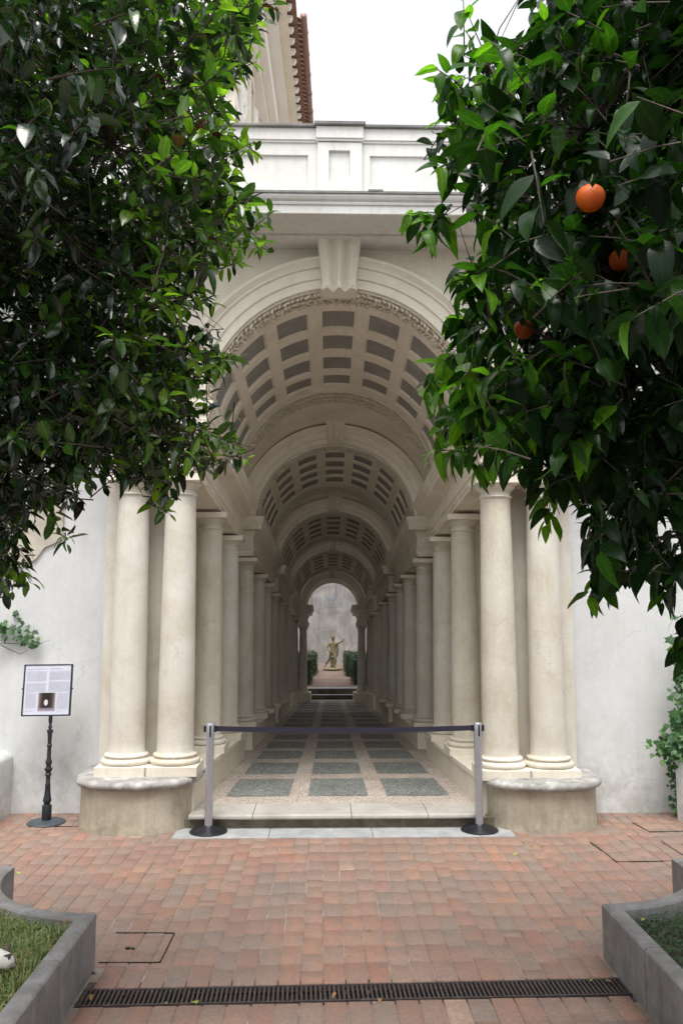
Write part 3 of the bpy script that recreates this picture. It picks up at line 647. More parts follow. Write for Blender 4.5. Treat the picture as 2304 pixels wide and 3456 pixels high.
low_wall(3.245, 3.65, 6.9, 8.05, 0.60, 'low round-topped white garden wall below the ivy, right edge')

for x0, x1, y0, y1, h, lab in ((-7.5, 7.5, -6.2, -5.8, 5.0, 'unseen pale wall added behind the viewer to enclose the court light'), (-7.5, -7.1, -5.8, 8.4, 6.5, 'unseen pale wall added far left to enclose the court light'), (7.1, 7.5, -5.8, 8.3, 6.5, 'unseen pale wall added far right to enclose the court light')):  # out-of-view walls, added to hold back low sky light from the court
    q = MB(); q.box(x0, x1, y0, y1, -0.05, h); tag(q.build('court_wall', M['white']), lab, 'wall')

# ------------------------------------------------------------------ garden behind the gallery
q = MB()
q.loft([[(x, yy, z) for x, z in ((-6, ZP), (6, ZP))] for yy, ZP in ((17.12, 0.405), (19.3, 0.578), (22.4, 0.60))], closed=False, cap=False); tag(q.build('garden_path', M['path']), kind='structure')
q = MB(); q.box(-2.2, 2.3, 16.70, 16.95, 0.1, 0.292); q.box(-2.2, 2.3, 16.88, 17.13, 0.29, 0.40); stp = q.build('garden_steps', M['riser']); tag(stp, 'two low dark steps with white marble treads at the far arch', 'steps')
q = MB(); q.box(-2.2, 2.3, 16.66, 16.95, 0.2925, 0.303); q.build('tread', M['strip'], stp); q = MB(); q.box(-2.2, 2.3, 16.84, 17.16, 0.4005, 0.413); q.build('tread', M['strip'], stp)
q = MB(); q.box(-9, 9, 22.0, 22.4, 0.2, 6.0); bw = q.build('garden_wall', M['back_wall']); tag(bw, 'stained weathered grey garden wall behind the statue', 'wall')
for sg, lab in ((-1, 'unseen tall grey wall added to shade the small garden on the left'), (1, 'unseen tall grey wall added to shade the small garden on the right')):  # side walls out of view, added to darken the garden
    q = MB(); q.box(sg * 3.2, sg * 3.5, 17.0, 22.0, 0.2, 5.0); tag(q.build('garden_wall', M['back_wall']), lab, 'wall')
m, nt, b = nodes('blue_fresco'); n = noise(nt, wpos(nt, (3, 3, 1)), 3, 7, 0.75); 
nt.links.new(ramp(nt, n, [(0.40, (0.24, 0.24, 0.245)), (0.56, (0.20, 0.23, 0.27)), (0.75, (0.16, 0.21, 0.28))]), b.inputs['Base Color']); b.inputs['Roughness'].default_value = 0.95
for x0, z0, w, h in ((-0.27, 2.02, 0.05, 0.30), (-0.13, 2.06, 0.13, 0.20), (0.17, 2.05, 0.12, 0.28), (0.45, 2.1, 0.08, 0.13), (0.0, 2.25, 0.22, 0.10)):
    q = MB(); k = 12; q.loft([[(x0 + w / 2 + w / 2 * math.cos(2 * math.pi * j / k) * (0.7 + 0.5 * RNG.random()), yy, z0 + h / 2 + h / 2 * math.sin(2 * math.pi * j / k) * (0.7 + 0.5 * RNG.random())) for j in range(k)] for yy in (21.99,)] * 1 if False else
        [[(x0 + w / 2 + w / 2 * math.cos(2 * math.pi * j / k), yy, z0 + h / 2 + h / 2 * math.sin(2 * math.pi * j / k)) for j in range(k)] for yy in (21.994, 22.01)]); q.build('faded_blue_paint', m, bw)

def leafy_box(x0, x1, y0, y1, z0, z1, n, size, mat, jit=0.02):
    """clipped hedge: small leaves spread over a box's faces, over a dark core"""
    A = [((x1 - x0) * (z1 - z0), 0), ((x1 - x0) * (z1 - z0), 1), ((y1 - y0) * (z1 - z0), 2), ((y1 - y0) * (z1 - z0), 3), ((x1 - x0) * (y1 - y0), 4)]
    tot = sum(a for a, _ in A); V, F, T = [], [], []
    for a, f in A:
        for _ in range(int(n * a / tot)):
            x, y_, z = RNG.uniform(x0, x1), RNG.uniform(y0, y1), RNG.uniform(z0, z1)
            if f == 0: y_ = y0
            elif f == 1: y_ = y1
            elif f == 2: x = x0
            elif f == 3: x = x1
            else: z = z1
            c = np.array([x, y_, z]) + RNG.normal(0, jit, 3); d1 = RNG.normal(0, 1, 3); d1 /= np.linalg.norm(d1); d2 = np.cross(d1, RNG.normal(0, 1, 3)); d2 /= np.linalg.norm(d2)
            k = len(V); s_ = size * RNG.uniform(0.6, 1.3); V += [c - d1 * s_, c + d2 * s_ * 0.55, c + d1 * s_, c - d2 * s_ * 0.55]; F.append((k, k + 1, k + 2, k + 3)); t = RNG.random(); T += [(t, 0.5, 0.5, 1)] * 4
    return fast_mesh('hedge_leaves', np.array(V), np.array(F), mat, np.array(T))
M['hedge_core'] = simple('hedge_core', (0.014, 0.02, 0.011), 0.9)
def hedge(x0, x1, y0, y1, z0, z1, label):
    q = MB(); q.box(x0 + .02, x1 - .02, y0 + .02, y1 - .02, z0, z1 - 0.02); c = q.build('hedge', M['hedge_core']); tag(c, label, 'hedge', 'clipped box hedges of the small garden')
    tag(put('hedge_leaves', leafy_box(x0, x1, y0, y1, z0, z1, 2600, 0.020, M['hedge']), Matrix(), c), kind='stuff')
hedge(-1.6, -0.395, 17.40, 18.35, 0.36, 0.955, 'clipped box hedge left of the brick path, nearest the arch')
hedge(-1.3, -0.30, 18.62, 19.6, 0.45, 1.00, 'smaller clipped box hedge left of the statue, behind the first')
hedge(0.48, 1.9, 17.40, 18.35, 0.36, 0.955, 'clipped box hedge right of the brick path, nearest the arch')
hedge(0.36, 1.5, 18.5, 19.8, 0.45, 1.00, 'clipped box hedge just right of the statue')

# ------------------------------------------------------------------ palace rising behind, upper left
BLD = thing('palace_building', (-6, 33, 0), 'sunlit cream palace with stucco reliefs, tiled eave and red gutter, upper left', 'building')
def wx(Y): return 0.0264 * (Y - 29.36)                 # the facade line drifts with distance
def bstrip(name, xa, xb, z0, z1, Ya_, Yb_, mat, par=BLD):
    q = MB(); q.loft([[(xa + wx(Y), Y, z0), (xb + wx(Y), Y, z0), (xb + wx(Y), Y, z1), (xa + wx(Y), Y, z1)] for Y in (Ya_, Yb_)]); return q.build(name, mat, par)
wallb = bstrip('wall', -16, -3.2, 0, 24.2, 23.5, 38.2, M['palewhite'])
bstrip('cornice', -3.3, -2.7, 23.1, 23.4, 23.5, 38.3, M['palewhite']); bstrip('cornice_cove', -3.3, -2.35, 23.4, 24.1, 23.5, 38.3, M['palewhite']); bstrip('cornice', -3.3, -1.9, 24.1, 24.3, 23.5, 38.4, M['palewhite'])
bstrip('eave_board', -3.3, -1.55, 24.3, 24.55, 23.5, 38.4, M['cream'])
k = 0; Y = 24.0
while Y < 38.2:
    q = MB(); q.loft([[(x + wx(Y), Y - 0.11 * sc, z) for x, z in ((-2.2, 24.32), (-1.42, 24.36), (-1.35, 24.5), (-2.2, 24.62))] if sc > 0 else [(x + wx(Y), Y + 0.11, z) for x, z in ((-2.2, 24.32), (-1.42, 24.36), (-1.35, 24.5), (-2.2, 24.62))] for sc in (1, -1)]); q.build('modillion', M['palewhite'], BLD); Y += 0.62
rf = bstrip('roof', -9, -1.2, 24.62, 24.75, 23.5, 38.6, M['tile_roof'])
Y = 29.4
while Y < 38.5:
    q = MB(); n = 6
    q.loft([[(x + wx(Y), Y + 0.13 * math.cos(math.pi * j / n), z + 0.10 * math.sin(math.pi * j / n)) for j in range(n + 1)] for x, z in ((-1.05, 24.70), (-3.5, 25.6))], closed=False, cap=False); q.build('roof_tile', M['tile_roof'], rf, True); Y += 0.30
q = MB(); q.tube([(-0.96 + wx(Y), Y, 24.86) for Y in (29.3, 33, 38.6)], 0.13, 10); gt = q.build('gutter', M['copper'], BLD, True)
Y = 30.2
while Y < 38: 
    q = MB(); q.tube([(-0.96 + wx(Y), Y, 24.86), (-0.96 + wx(Y), Y + 0.05, 24.86)], 0.16, 10); q.build('gutter_clip', M['copper'], gt); Y += 1.3
for Yw in (26.0, 30.2, 34.4):
    for zb in (16.0, 20.0):
        q = MB()
        for y0, y1, z0, z1 in ((Yw - 0.9, Yw - 0.6, zb, zb + 2.6), (Yw + 0.6, Yw + 0.9, zb, zb + 2.6), (Yw - 0.9, Yw + 0.9, zb + 2.6, zb + 2.95), (Yw - 1.05, Yw + 1.05, zb + 2.95, zb + 3.12)): q.box(-3.3 + wx(Yw), -2.98 + wx(Yw), y0, y1, z0, z1)
        wf = q.build('window_frame', M['cream'], BLD)
        q = MB(); q.box(-3.3 + wx(Yw), -3.16 + wx(Yw), Yw - 0.6, Yw + 0.6, zb, zb + 2.6); q.build('window_pane', M['coffer'], wf)
    q = MB()                                            # stucco cartouche between the windows
    for j in range(5): q.lathe([(0.10, 0), (0.22 - 0.03 * j, 0.12), (0.16, 0.3), (0.05, 0.4)], (-3.15 + wx(Yw + 2.1), Yw + 2.1 + 0.25 * math.sin(j * 2.1), 19.6 + 0.75 * j), 10)
    for s_ in (-1, 1): q.tube([(-3.1 + wx(Yw + 2.1), Yw + 2.1 + s_ * (0.2 + 0.45 * math.sin(t * 3.1)), 19.2 + 3.6 * t) for t in [k_ / 14 for k_ in range(15)]], [0.08 + 0.05 * math.sin(k_ * 0.9) ** 2 for k_ in range(15)], 7)
    q.build('stucco_relief', M['palewhite'], BLD, True)

# ------------------------------------------------------------------ stone planters
def planter(sg, xf, yc, label):
    o = thing('stone_planter', (xf + sg * 0.8, 4.0, 0), label, 'planter'); T, H_ = 0.10, 0.30
    def seg(path_o, path_i, name='kerb_stone'):
        q = MB(); c = 0.012
        q.loft([[(a[0], a[1], -0.03), (a[0], a[1], H_ - c), (a[0] + (b_[0] - a[0]) * 0.15, a[1] + (b_[1] - a[1]) * 0.15, H_ + 0.0), (b_[0] + (a[0] - b_[0]) * 0.12, b_[1] + (a[1] - b_[1]) * 0.12, H_), (b_[0], b_[1], H_ - c), (b_[0], b_[1], -0.03)] for a, b_ in zip(path_o, path_i)])
        q.build(name, M['kerb'], o, 55, bevel=0.004)
    js = [2.0, 2.95, 4.245, 4.82] if sg < 0 else [2.0, 3.1, 4.33, 4.90]
    rr = 0.78; yk = yc - rr
    for a, b_ in zip(js, js[1:]):
        b2 = min(b_ - 0.004, yk + 0.0) if b_ > 4.6 else b_ - 0.009
        seg([(xf, a), (xf, b2 if b_ < 4.6 else yk)], [(xf + sg * T, a), (xf + sg * T, b2 if b_ < 4.6 else yk - T)])
    n = 20; pa = [(xf + sg * rr * math.sin(math.pi / 2 * k / n), yc - rr * math.cos(math.pi / 2 * k / n)) for k in range(n + 1)]
    pb = [(xf + sg * max(T + 0.002 * k, (rr + T) * math.sin(math.pi / 2 * k / n)), yc - (rr + T) * math.cos(math.pi / 2 * k / n)) for k in range(n + 1)]
    seg(pa, pb, 'curved_kerb_stone')
    seg([(xf + sg * rr, yc + 0.0), (xf + sg * (rr + 0.001), yc + 0.10)], [(xf + sg * 2.0, yc + 0.0), (xf + sg * 2.0, yc + 0.10)], 'kerb_stone')
    q = MB(); q.face([(xf + sg * 0.02, 2.0, 0.20), (xf + sg * 0.02, yk - 0.02, 0.20)] + [(xf + sg * (rr + 0.05) * math.sin(math.pi / 2 * k / n), yc - (rr + 0.05) * math.cos(math.pi / 2 * k / n), 0.20) for k in range(2, n + 1)] + [(xf + sg * 2.0, yc, 0.20), (xf + sg * 2.0, 2.0, 0.20)])
    q.build('soil', M['soil'], o); return o
planter(-1, PX0, 5.66, 'grey stone planter kerb with concave corner, grassy bed, left foreground')
planter(1, PX1, 5.74, 'dark grey stone planter kerb with concave corner, clover bed, right foreground')
def in_bed(sg, xf, yc, x, y):
    dx = sg * (x - xf)
    if dx < 0.115 or y > yc - 0.02: return False
    return not (y > yc - 0.88 and math.hypot(x - xf, y - yc) < 0.895)
V, F, T = [], [], []
n_ = 0
while n_ < 22000:
    x, y = RNG.uniform(-2.75, PX0), RNG.uniform(3.0, 5.7)
    if not in_bed(-1, PX0, 5.66, x, y): continue
    n_ += 1
    edge = (-(x - PX0) < 0.2); L = RNG.uniform(0.025, 0.075) * (1.3 if edge and RNG.random() < 0.5 else 1); a = RNG.uniform(0, 6.283); ln = RNG.uniform(0.5, 1.5)
    d = np.array([math.cos(a), math.sin(a), 0]); sd_ = np.array([-math.sin(a), math.cos(a), 0]) * RNG.uniform(0.0014, 0.003); p = np.array([x, y, 0.20 + 0.045 + 0.02 * math.sin(5 * x) * math.sin(4 * y)])
    p1 = p + d * L * 0.35 * ln + np.array([0, 0, L * 0.62]); p2 = p + d * L * 0.95 * ln + np.array([0, 0, L * (1.0 - 0.35 * ln)]); k = len(V); p[2] -= 0.05
    V += [p - sd_, p + sd_, p1 + sd_ * 0.8, p1 - sd_ * 0.8, p2 + sd_ * 0.2, p2 - sd_ * 0.2]; F += [(k, k + 1, k + 2, k + 3), (k + 3, k + 2, k + 4, k + 5)]
    dry = 0.5 + 0.5 * math.sin(3.1 * x + 2.0) * math.sin(2.7 * y); t = min(1, max(0, RNG.normal(0.45 + 0.45 * (dry - 0.5), 0.2) + (0.4 if RNG.random() < 0.25 else 0))); T += [(t, 0.5, 0.5, 1)] * 6
q = MB(); q.box(-2.7, PX0 - 0.1, 3.0, 4.85, 0.19, 0.215)
gr = put('grass', fast_mesh('grass', np.array(V), np.array(F), M['grass'], np.array(T)), Matrix()); tag(gr, 'short green and straw-coloured grass filling the left stone planter', 'grass', kind='stuff')
V, F, T = [], [], []; n_ = 0
while n_ < 12000:
    x, y = RNG.uniform(PX1, 2.8), RNG.uniform(3.4, 5.75)
    if not in_bed(1, PX1, 5.74, x, y): continue
    n_ += 1; c = np.array([x, y, 0.22 + RNG.uniform(0, 0.05)]); s_ = RNG.uniform(0.006, 0.013); tl = RNG.normal(0, 0.35, 2); a = RNG.uniform(0, 6.283); k = len(V)
    for j in range(3):
        aa = a + j * 2.094; d = np.array([math.cos(aa), math.sin(aa), tl[0] * math.cos(aa) + tl[1] * math.sin(aa)]); e = np.array([-math.sin(aa), math.cos(aa), 0]); k = len(V)
        V += [c, c + d * s_ * 0.6 + e * s_ * 0.5, c + d * s_ * 1.3, c + d * s_ * 0.6 - e * s_ * 0.5]; F.append((k, k + 1, k + 2, k + 3)); t = RNG.random() ** 1.3; T += [(t, 0.5, 0.5, 1)] * 4
gr = put('clover', fast_mesh('clover', np.array(V), np.array(F), M['clover'], np.array(T)), Matrix()); tag(gr, 'dark green clover covering the right stone planter', 'ground cover', kind='stuff')

# ------------------------------------------------------------------ drain grating
DR = thing('drain_grating', (DC.x, DC.y, 0), 'long rusty iron drain grating crossing the brick paving between the planters', 'drain')
RM = Matrix.Translation(DC) @ Matrix.Rotation(DA, 4, 'Z')
def dobj(name, boxes, mat, parent=DR):
    q = MB(lambda p: tuple(RM @ Vector(p)))
    for bx_ in boxes: q.box(*bx_)
    return q.build(name, mat, parent)
dobj('channel', [(-DL/2, DL/2, -DW/2, DW/2, -0.056, -0.050)], M['dark'])
dobj('frame', [(-DL/2, DL/2, DW/2 - 0.012, DW/2, -0.02, 0.001), (-DL/2, DL/2, -DW/2, -DW/2 + 0.012, -0.02, 0.001)], M['iron'])
nb = 117; bme = MB(); bme.box(-0.0058, 0.0058, -DW/2 + 0.0125, DW/2 - 0.0125, -0.018, -0.0005); me = bpy.data.meshes.new('bar'); me.from_pydata(bme.V, [], bme.F); me.materials.append(M['iron']); me.update()
for k in range(nb):
    put('bar', me, RM @ Matrix.Translation((-DL / 2 + 0.014 + k * (DL - 0.028) / (nb - 1), 0, 0)), DR)

# ------------------------------------------------------------------ inspection covers let into the paving
M['gap'] = simple('cover_gap', (0.02, 0.017, 0.014), 0.8)
def cover(pts, label, parts, hole=None):
    c = np.mean(pts, 0); o = thing('inspection_cover', (c[0], c[1], 0), label, 'drain cover', None)
    n = len(pts)
    for k in parts:
        a, b_ = np.array(pts[k]), np.array(pts[(k + 1) % n]); d = (b_ - a) / np.linalg.norm(b_ - a); e = np.array([-d[1], d[0]]) * 0.0036
        q = MB(); q.loft([[(p[0] - e[0], p[1] - e[1], z), (p[0] + e[0], p[1] + e[1], z)] for p in (a, b_) for z in (0.0045,)], closed=False, cap=False); 
        q = MB(); q.loft([[tuple(a - e), tuple(a + e), tuple(b_ + e), tuple(b_ - e)]] and [[(*(a - e), z), (*(a + e), z), (*(b_ + e), z), (*(b_ - e), z)] for z in (-0.02, 0.005)]); q.build('frame_edge', M['gap'], o)
    if hole:
        q = MB(); q.lathe([(0.016, -0.01), (0.016, 0.0046)], (hole[0], hole[1], 0), 10); q.lathe([(0.011, -0.01), (0.011, 0.0048)], (hole[0] + 0.03, hole[1] - 0.004, 0), 8); q.build('lifting_hole', M['dark'], o)
cover([(-1.408, 4.952), (-1.06, 4.944), (-1.055, 5.373), (-1.42, 5.384)], 'square tiled inspection cover beside the left planter', (0, 1, 2), (-1.29, 5.15))
cover([(2.19, 6.745), (2.80, 6.76), (2.78, 7.30), (2.163, 7.311)], 'tiled inspection cover in the paving near the right planter', (0, 1, 3))
cover([(2.80, 7.62), (3.3, 7.63), (3.26, 7.96), (2.77, 7.963)], 'tiled inspection cover close to the right court wall', (0, 3))
cover([(-2.62, 7.92), (-2.40, 7.92), (-2.33, 8.25), (-2.6, 8.25)], 'small tiled inspection cover just right of the sign base', (0, 1))

# ------------------------------------------------------------------ barrier posts and belt
def stanchion(x, y, label, belt_to=None, zs=1.0):
    o = thing('barrier_post', (x, y, 0), label, 'barrier')
    q = MB(); q.lathe([(0.0, 0.0), (0.168, 0.0), (0.170, 0.012), (0.150, 0.026), (0.095, 0.045), (0.045, 0.055), (0.04, 0.062), (0.0, 0.062)][1:-1], (x, y, 0.004), 40); q.build('base', M['black'], o, 40)
    q = MB(); q.lathe([(0.0365, 0.055), (0.0365, 0.855)], (x, y, 0), 28); q.build('pole', M['chrome'], o, 40)
    q = MB(); q.lathe([(0.0375, 0.855), (0.038, 0.955), (0.034, 0.961), (0.004, 0.962)], (x, y, 0), 28); hd = q.build('head', M['chrome'], o, 40)
    for dx, dy in ((-0.045, 0), (0.045, 0), (0.006, -0.037)):
        q = MB()
        if dx in (-0.045, 0.045): q.box(x + dx - 0.013, x + dx + 0.013, y - 0.017, y + 0.017, 0.885, 0.940); q.build('belt_clip', M['black'], hd, bevel=0.003)
        else: q.box(x - 0.002, x + 0.013, y - 0.0405, y - 0.034, 0.845, 0.945); q.build('belt_slot', M['black'], hd)
    if belt_to:
        q = MB(); n = 24; x2, y2 = belt_to; L = []
        for k in range(n + 1):
            t = k / n; xx = x + 0.055 + (x2 - 0.055 - x - 0.055) * t; yy = y + (y2 - y) * t; sag = -0.018 * (1 - (2 * t - 1) ** 2)
            L.append([(xx, yy - 0.0012, 0.890 + sag), (xx, yy - 0.0012, 0.936 + sag), (xx, yy + 0.0012, 0.936 + sag), (xx, yy + 0.0012, 0.890 + sag)])
        q.loft(L); q.build('belt', M['belt'], o)
stanchion(-1.166, 7.685, 'left steel barrier post with black base and navy belt stretched from it', (1.278, 7.685))
stanchion(1.278, 7.685, 'right steel barrier post with black base, receiving the navy belt')

# ------------------------------------------------------------------ sign on a cast-iron stand
SX, SY = -2.735, 8.06
SG = thing('sign_stand', (SX, SY, 0), 'framed text panel on a black turned cast-iron stand by the white wall', 'sign')
q = MB(); q.lathe([(0.172, 0.0), (0.176, 0.008), (0.165, 0.018), (0.10, 0.026), (0.06, 0.030), (0.01, 0.031)], (SX, SY, 0.0), 40); q.build('base', M['base_iron'], SG, 40)
prof = [(0.040, 0.03), (0.044, 0.05), (0.044, 0.155), (0.040, 0.165), (0.026, 0.172), (0.032, 0.185), (0.036, 0.197), (0.040, 0.205), (0.036, 0.222), (0.030, 0.25), (0.026, 0.30), (0.023, 0.345), (0.0255, 0.350), (0.0255, 0.356), (0.021, 0.362), (0.021, 0.43), (0.030, 0.436), (0.030, 0.446), (0.022, 0.455), (0.026, 0.470), (0.038, 0.492), (0.038, 0.500), (0.024, 0.508), (0.022, 0.53), (0.030, 0.548), (0.030, 0.565), (0.023, 0.58), (0.019, 0.60), (0.019, 0.70), (0.024, 0.705), (0.024, 0.715), (0.0175, 0.722), (0.019, 0.77), (0.022, 0.82), (0.031, 0.845), (0.029, 0.853), (0.012, 0.862), (0.014, 0.87), (0.021, 0.882), (0.013, 0.898), (0.012, 0.91), (0.019, 0.935), (0.018, 0.985)]
q = MB(); q.lathe(prof, (SX, SY, 0.0), 24); q.build('post', M['castiron'], SG, 40)
PZ0, PZ1, PW = 0.985, 1.470, 0.232; TLT = Matrix.Translation((SX - 0.04 + 0.0, SY - 0.02, PZ0)) @ Matrix.Rotation(R(-6), 4, 'X') @ Matrix.Rotation(R(-0.6), 4, 'Y')
def sobj(name, boxes, mat, parent, bevel=0):
    q = MB(lambda p: tuple(TLT @ Vector(p)))
    for b_ in boxes: q.box(*b_)
    return q.build(name, mat, parent, bevel=bevel)
H_ = PZ1 - PZ0
sf = sobj('panel', [(-PW + 0.01, PW - 0.01, -0.004, 0.006, 0.008, H_ - 0.008)], M['paper'], SG)
sobj('frame', [(-PW, -PW + 0.014, -0.010, 0.010, 0, H_), (PW - 0.016, PW, -0.010, 0.010, 0, H_), (-PW + 0.014, PW - 0.016, -0.0095, 0.0095, 0, 0.013), (-PW + 0.014, PW - 0.016, -0.0095, 0.0095, H_ - 0.009, H_)], M['castiron'], SG)
sobj('side_knob', [(-PW - 0.010, -PW, -0.006, 0.006, H_ * 0.51, H_ * 0.54)], M['castiron'], SG); sobj('side_knob', [(PW, PW + 0.010, -0.006, 0.006, H_ * 0.505, H_ * 0.535)], M['castiron'], SG)
# body text: rows of short word strokes, in the blocks of the printed sheet
words = []
def block(x0, x1, zt, zb, last=0.7):
    z = zt
    while z - 0.0042 >= zb:
        x = x0; xe = x1 if z - 0.0084 >= zb else x0 + (x1 - x0) * last
        while x < xe - 0.004:
            w = min(RNG.uniform(0.004, 0.015), xe - x); words.append((x, x + w, -0.0046, -0.0042, z - 0.0026, z)); x += w + 0.0022
        z -= 0.0052
X0, X1, X2, X3 = -PW + 0.031, -0.012, 0.010, PW - 0.026
block(X0, X1, H_ - 0.066, H_ - 0.166, 0.8); block(X0, X1, H_ - 0.178, H_ - 0.268, 0.3); block(X0, -0.098, H_ - 0.274, H_ - 0.415, 0.7); block(X0, -0.11, H_ - 0.430, H_ - 0.448, 0.8)
block(X2, X3, H_ - 0.066, H_ - 0.156, 0.3); block(X2, X3, H_ - 0.164, H_ - 0.262, 0.9); block(0.096, X3, H_ - 0.274, H_ - 0.428, 0.8); block(0.096, X3, H_ - 0.437, H_ - 0.448, 0.3)
sobj('body_text', words, M['ink'], sf)
def text(body, x, z, width):
    cu = bpy.data.curves.new('title', 'FONT'); cu.body = body; cu.size = 1.0; to = bpy.data.objects.new('title', cu); COL.objects.link(to)
    dg = bpy.context.evaluated_depsgraph_get(); me = bpy.data.meshes.new_from_object(to.evaluated_get(dg)); bpy.data.objects.remove(to)
    w = max(v.co.x for v in me.vertices); s_ = width / w; me.materials.clear(); me.materials.append(M['ink_dark'])
    put('title_text', me, TLT @ Matrix.Translation((x, -0.0047, z)) @ Matrix.Rotation(R(90), 4, 'X') @ Matrix.Diagonal((s_, s_ * 1.1, 1, 1)), sf)
text('La prospettiva di Francesco Borromini', X0, H_ - 0.048, 0.188); text("Borromini's Perspective", X2, H_ - 0.048, 0.128)
m, nt, b = nodes('printed_photo'); tc = nt.nodes.new('ShaderNodeTexCoord'); sx = nt.nodes.new('ShaderNodeSeparateXYZ'); nt.links.new(tc.outputs['Generated'], sx.inputs[0])
dxx = mth(nt, 'ABSOLUTE', mth(nt, 'SUBTRACT', sx.outputs[0], 0.5)); dzz = mth(nt, 'SUBTRACT', sx.outputs[2], 0.5)
c_ = ramp(nt, dxx, [(0.18, (0.012, 0.009, 0.010)), (0.30, (0.05, 0.03, 0.028)), (0.40, (0.16, 0.10, 0.085)), (0.5, (0.36, 0.31, 0.33))])
sp = mth(nt, 'ADD', mth(nt, 'POWER', mth(nt, 'MULTIPLY', mth(nt, 'SUBTRACT', sx.outputs[0], 0.47), 8.0), 2.0), mth(nt, 'POWER', mth(nt, 'MULTIPLY', mth(nt, 'SUBTRACT', sx.outputs[2], 0.47), 5.5), 2.0))
c_ = mixc(nt, ramp(nt, sp, [(0.5, (1, 1, 1)), (1.0, (0, 0, 0))]), c_, (0.62, 0.60, 0.64))
c_ = mixc(nt, ramp(nt, sx.outputs[2], [(0.08, (1, 1, 1)), (0.22, (0, 0, 0))]), c_, (0.30, 0.26, 0.33)); nt.links.new(c_, b.inputs['Base Color']); b.inputs['Roughness'].default_value = 0.4
sobj('printed_picture', [(-0.082, 0.082, -0.0050, -0.0044, H_ - 0.440, H_ - 0.268)], m, sf)

# ------------------------------------------------------------------ leaves
def leaf_shape(wr, fold, curl, wave, k=6, pw=0.8, full=0.75):
    """unit leaf along +x, folded along its midrib, curling down: verts and quads (11+ verts)"""
    V, T = [], []
    for i in range(k + 1):
        t = i / k; w = wr * (math.sin(math.pi * min(1, t ** pw)) ** full) * (1 - 0.2 * t) if 0 < i < k else 0.004
        if i == k: w = 0.002
        z = -curl * t * t; x = t * (1 - 0.12 * curl)
        for c, ac in ((-1, 1), (0, 0), (1, 1)):
            V.append((x, c * w, z + abs(c) * w * fold + (wave * math.sin(t * 9 + c) * w if c else 0))); T.append((ac, t))
    F = []
    for i in range(k):
        a = 3 * i; F += [(a, a + 3, a + 4, a + 1), (a + 1, a + 4, a + 5, a + 2)]
    return np.array(V), np.array(F), np.array(T)
def basis(d, nrm):
    x = d / np.linalg.norm(d); y = np.cross(nrm, x); l = np.linalg.norm(y)
    if l < 1e-4: y = np.cross(np.array([0.3, 0.5, 0.8]), x); l = np.linalg.norm(y)
    y /= l; z = np.cross(x, y); return np.stack([x, y, z], 1)
def pip(poly, X, Y):
    P = np.array(poly, float); c = np.zeros(len(X), bool); j = len(P) - 1
    for i in range(len(P)):
        xi, yi = P[i]; xj, yj = P[j]
        c ^= ((yi > Y) != (yj > Y)) & (X < (xj - xi) * (Y - yi) / (yj - yi + 1e-9) + xi); j = i
    return c
class Crown:
    def __init__(s): s.leaves = []; s.twigs = []           # leaf: (pos, basis, length, shape, tint)
    def sprig(s, tip, d, L, nl, size, droop, young, up=0.0, spread=0.95, brown=0.02):
        d = d / np.linalg.norm(d); bse = tip - d * L; side = np.cross(d, [0, 0, 1.0]); side /= (np.linalg.norm(side) + 1e-6); v2 = np.cross(side, d)
        sagp = np.array([0, 0, -0.12 * L * droop]); s.twigs.append((bse, (bse + tip) / 2 - sagp * 0.6, tip)); ph = RNG.uniform(0, 6.28)
        for k in range(nl):
            t = 0.12 + 0.88 * (k + 0.6) / nl; t = min(t, 1.0); p = bse + (tip - bse) * t - sagp * 4 * t * (1 - t) * 0.6; a = ph + k * 2.4
            rad = side * math.cos(a) + v2 * math.sin(a); f = 0.35 + 0.9 * max(0, t - 0.75) / 0.25
            dl = d * f + rad * spread + np.array([0, 0, -droop + up]) + RNG.normal(0, 0.18, 3); dl /= np.linalg.norm(dl)
            nr = np.array([0, 0, 1.0]) * 0.9 + rad * 0.25 + d * 0.35 + RNG.normal(0, 0.28, 3)
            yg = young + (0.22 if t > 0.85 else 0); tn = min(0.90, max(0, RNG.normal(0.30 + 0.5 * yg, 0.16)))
            if RNG.random() < brown: tn = 0.965
            s.leaves.append((p + dl * 0.006, basis(dl, nr), size * RNG.uniform(0.6, 1.25) * (0.8 if t > 0.93 else 1), RNG.integers(0, 6), tn))
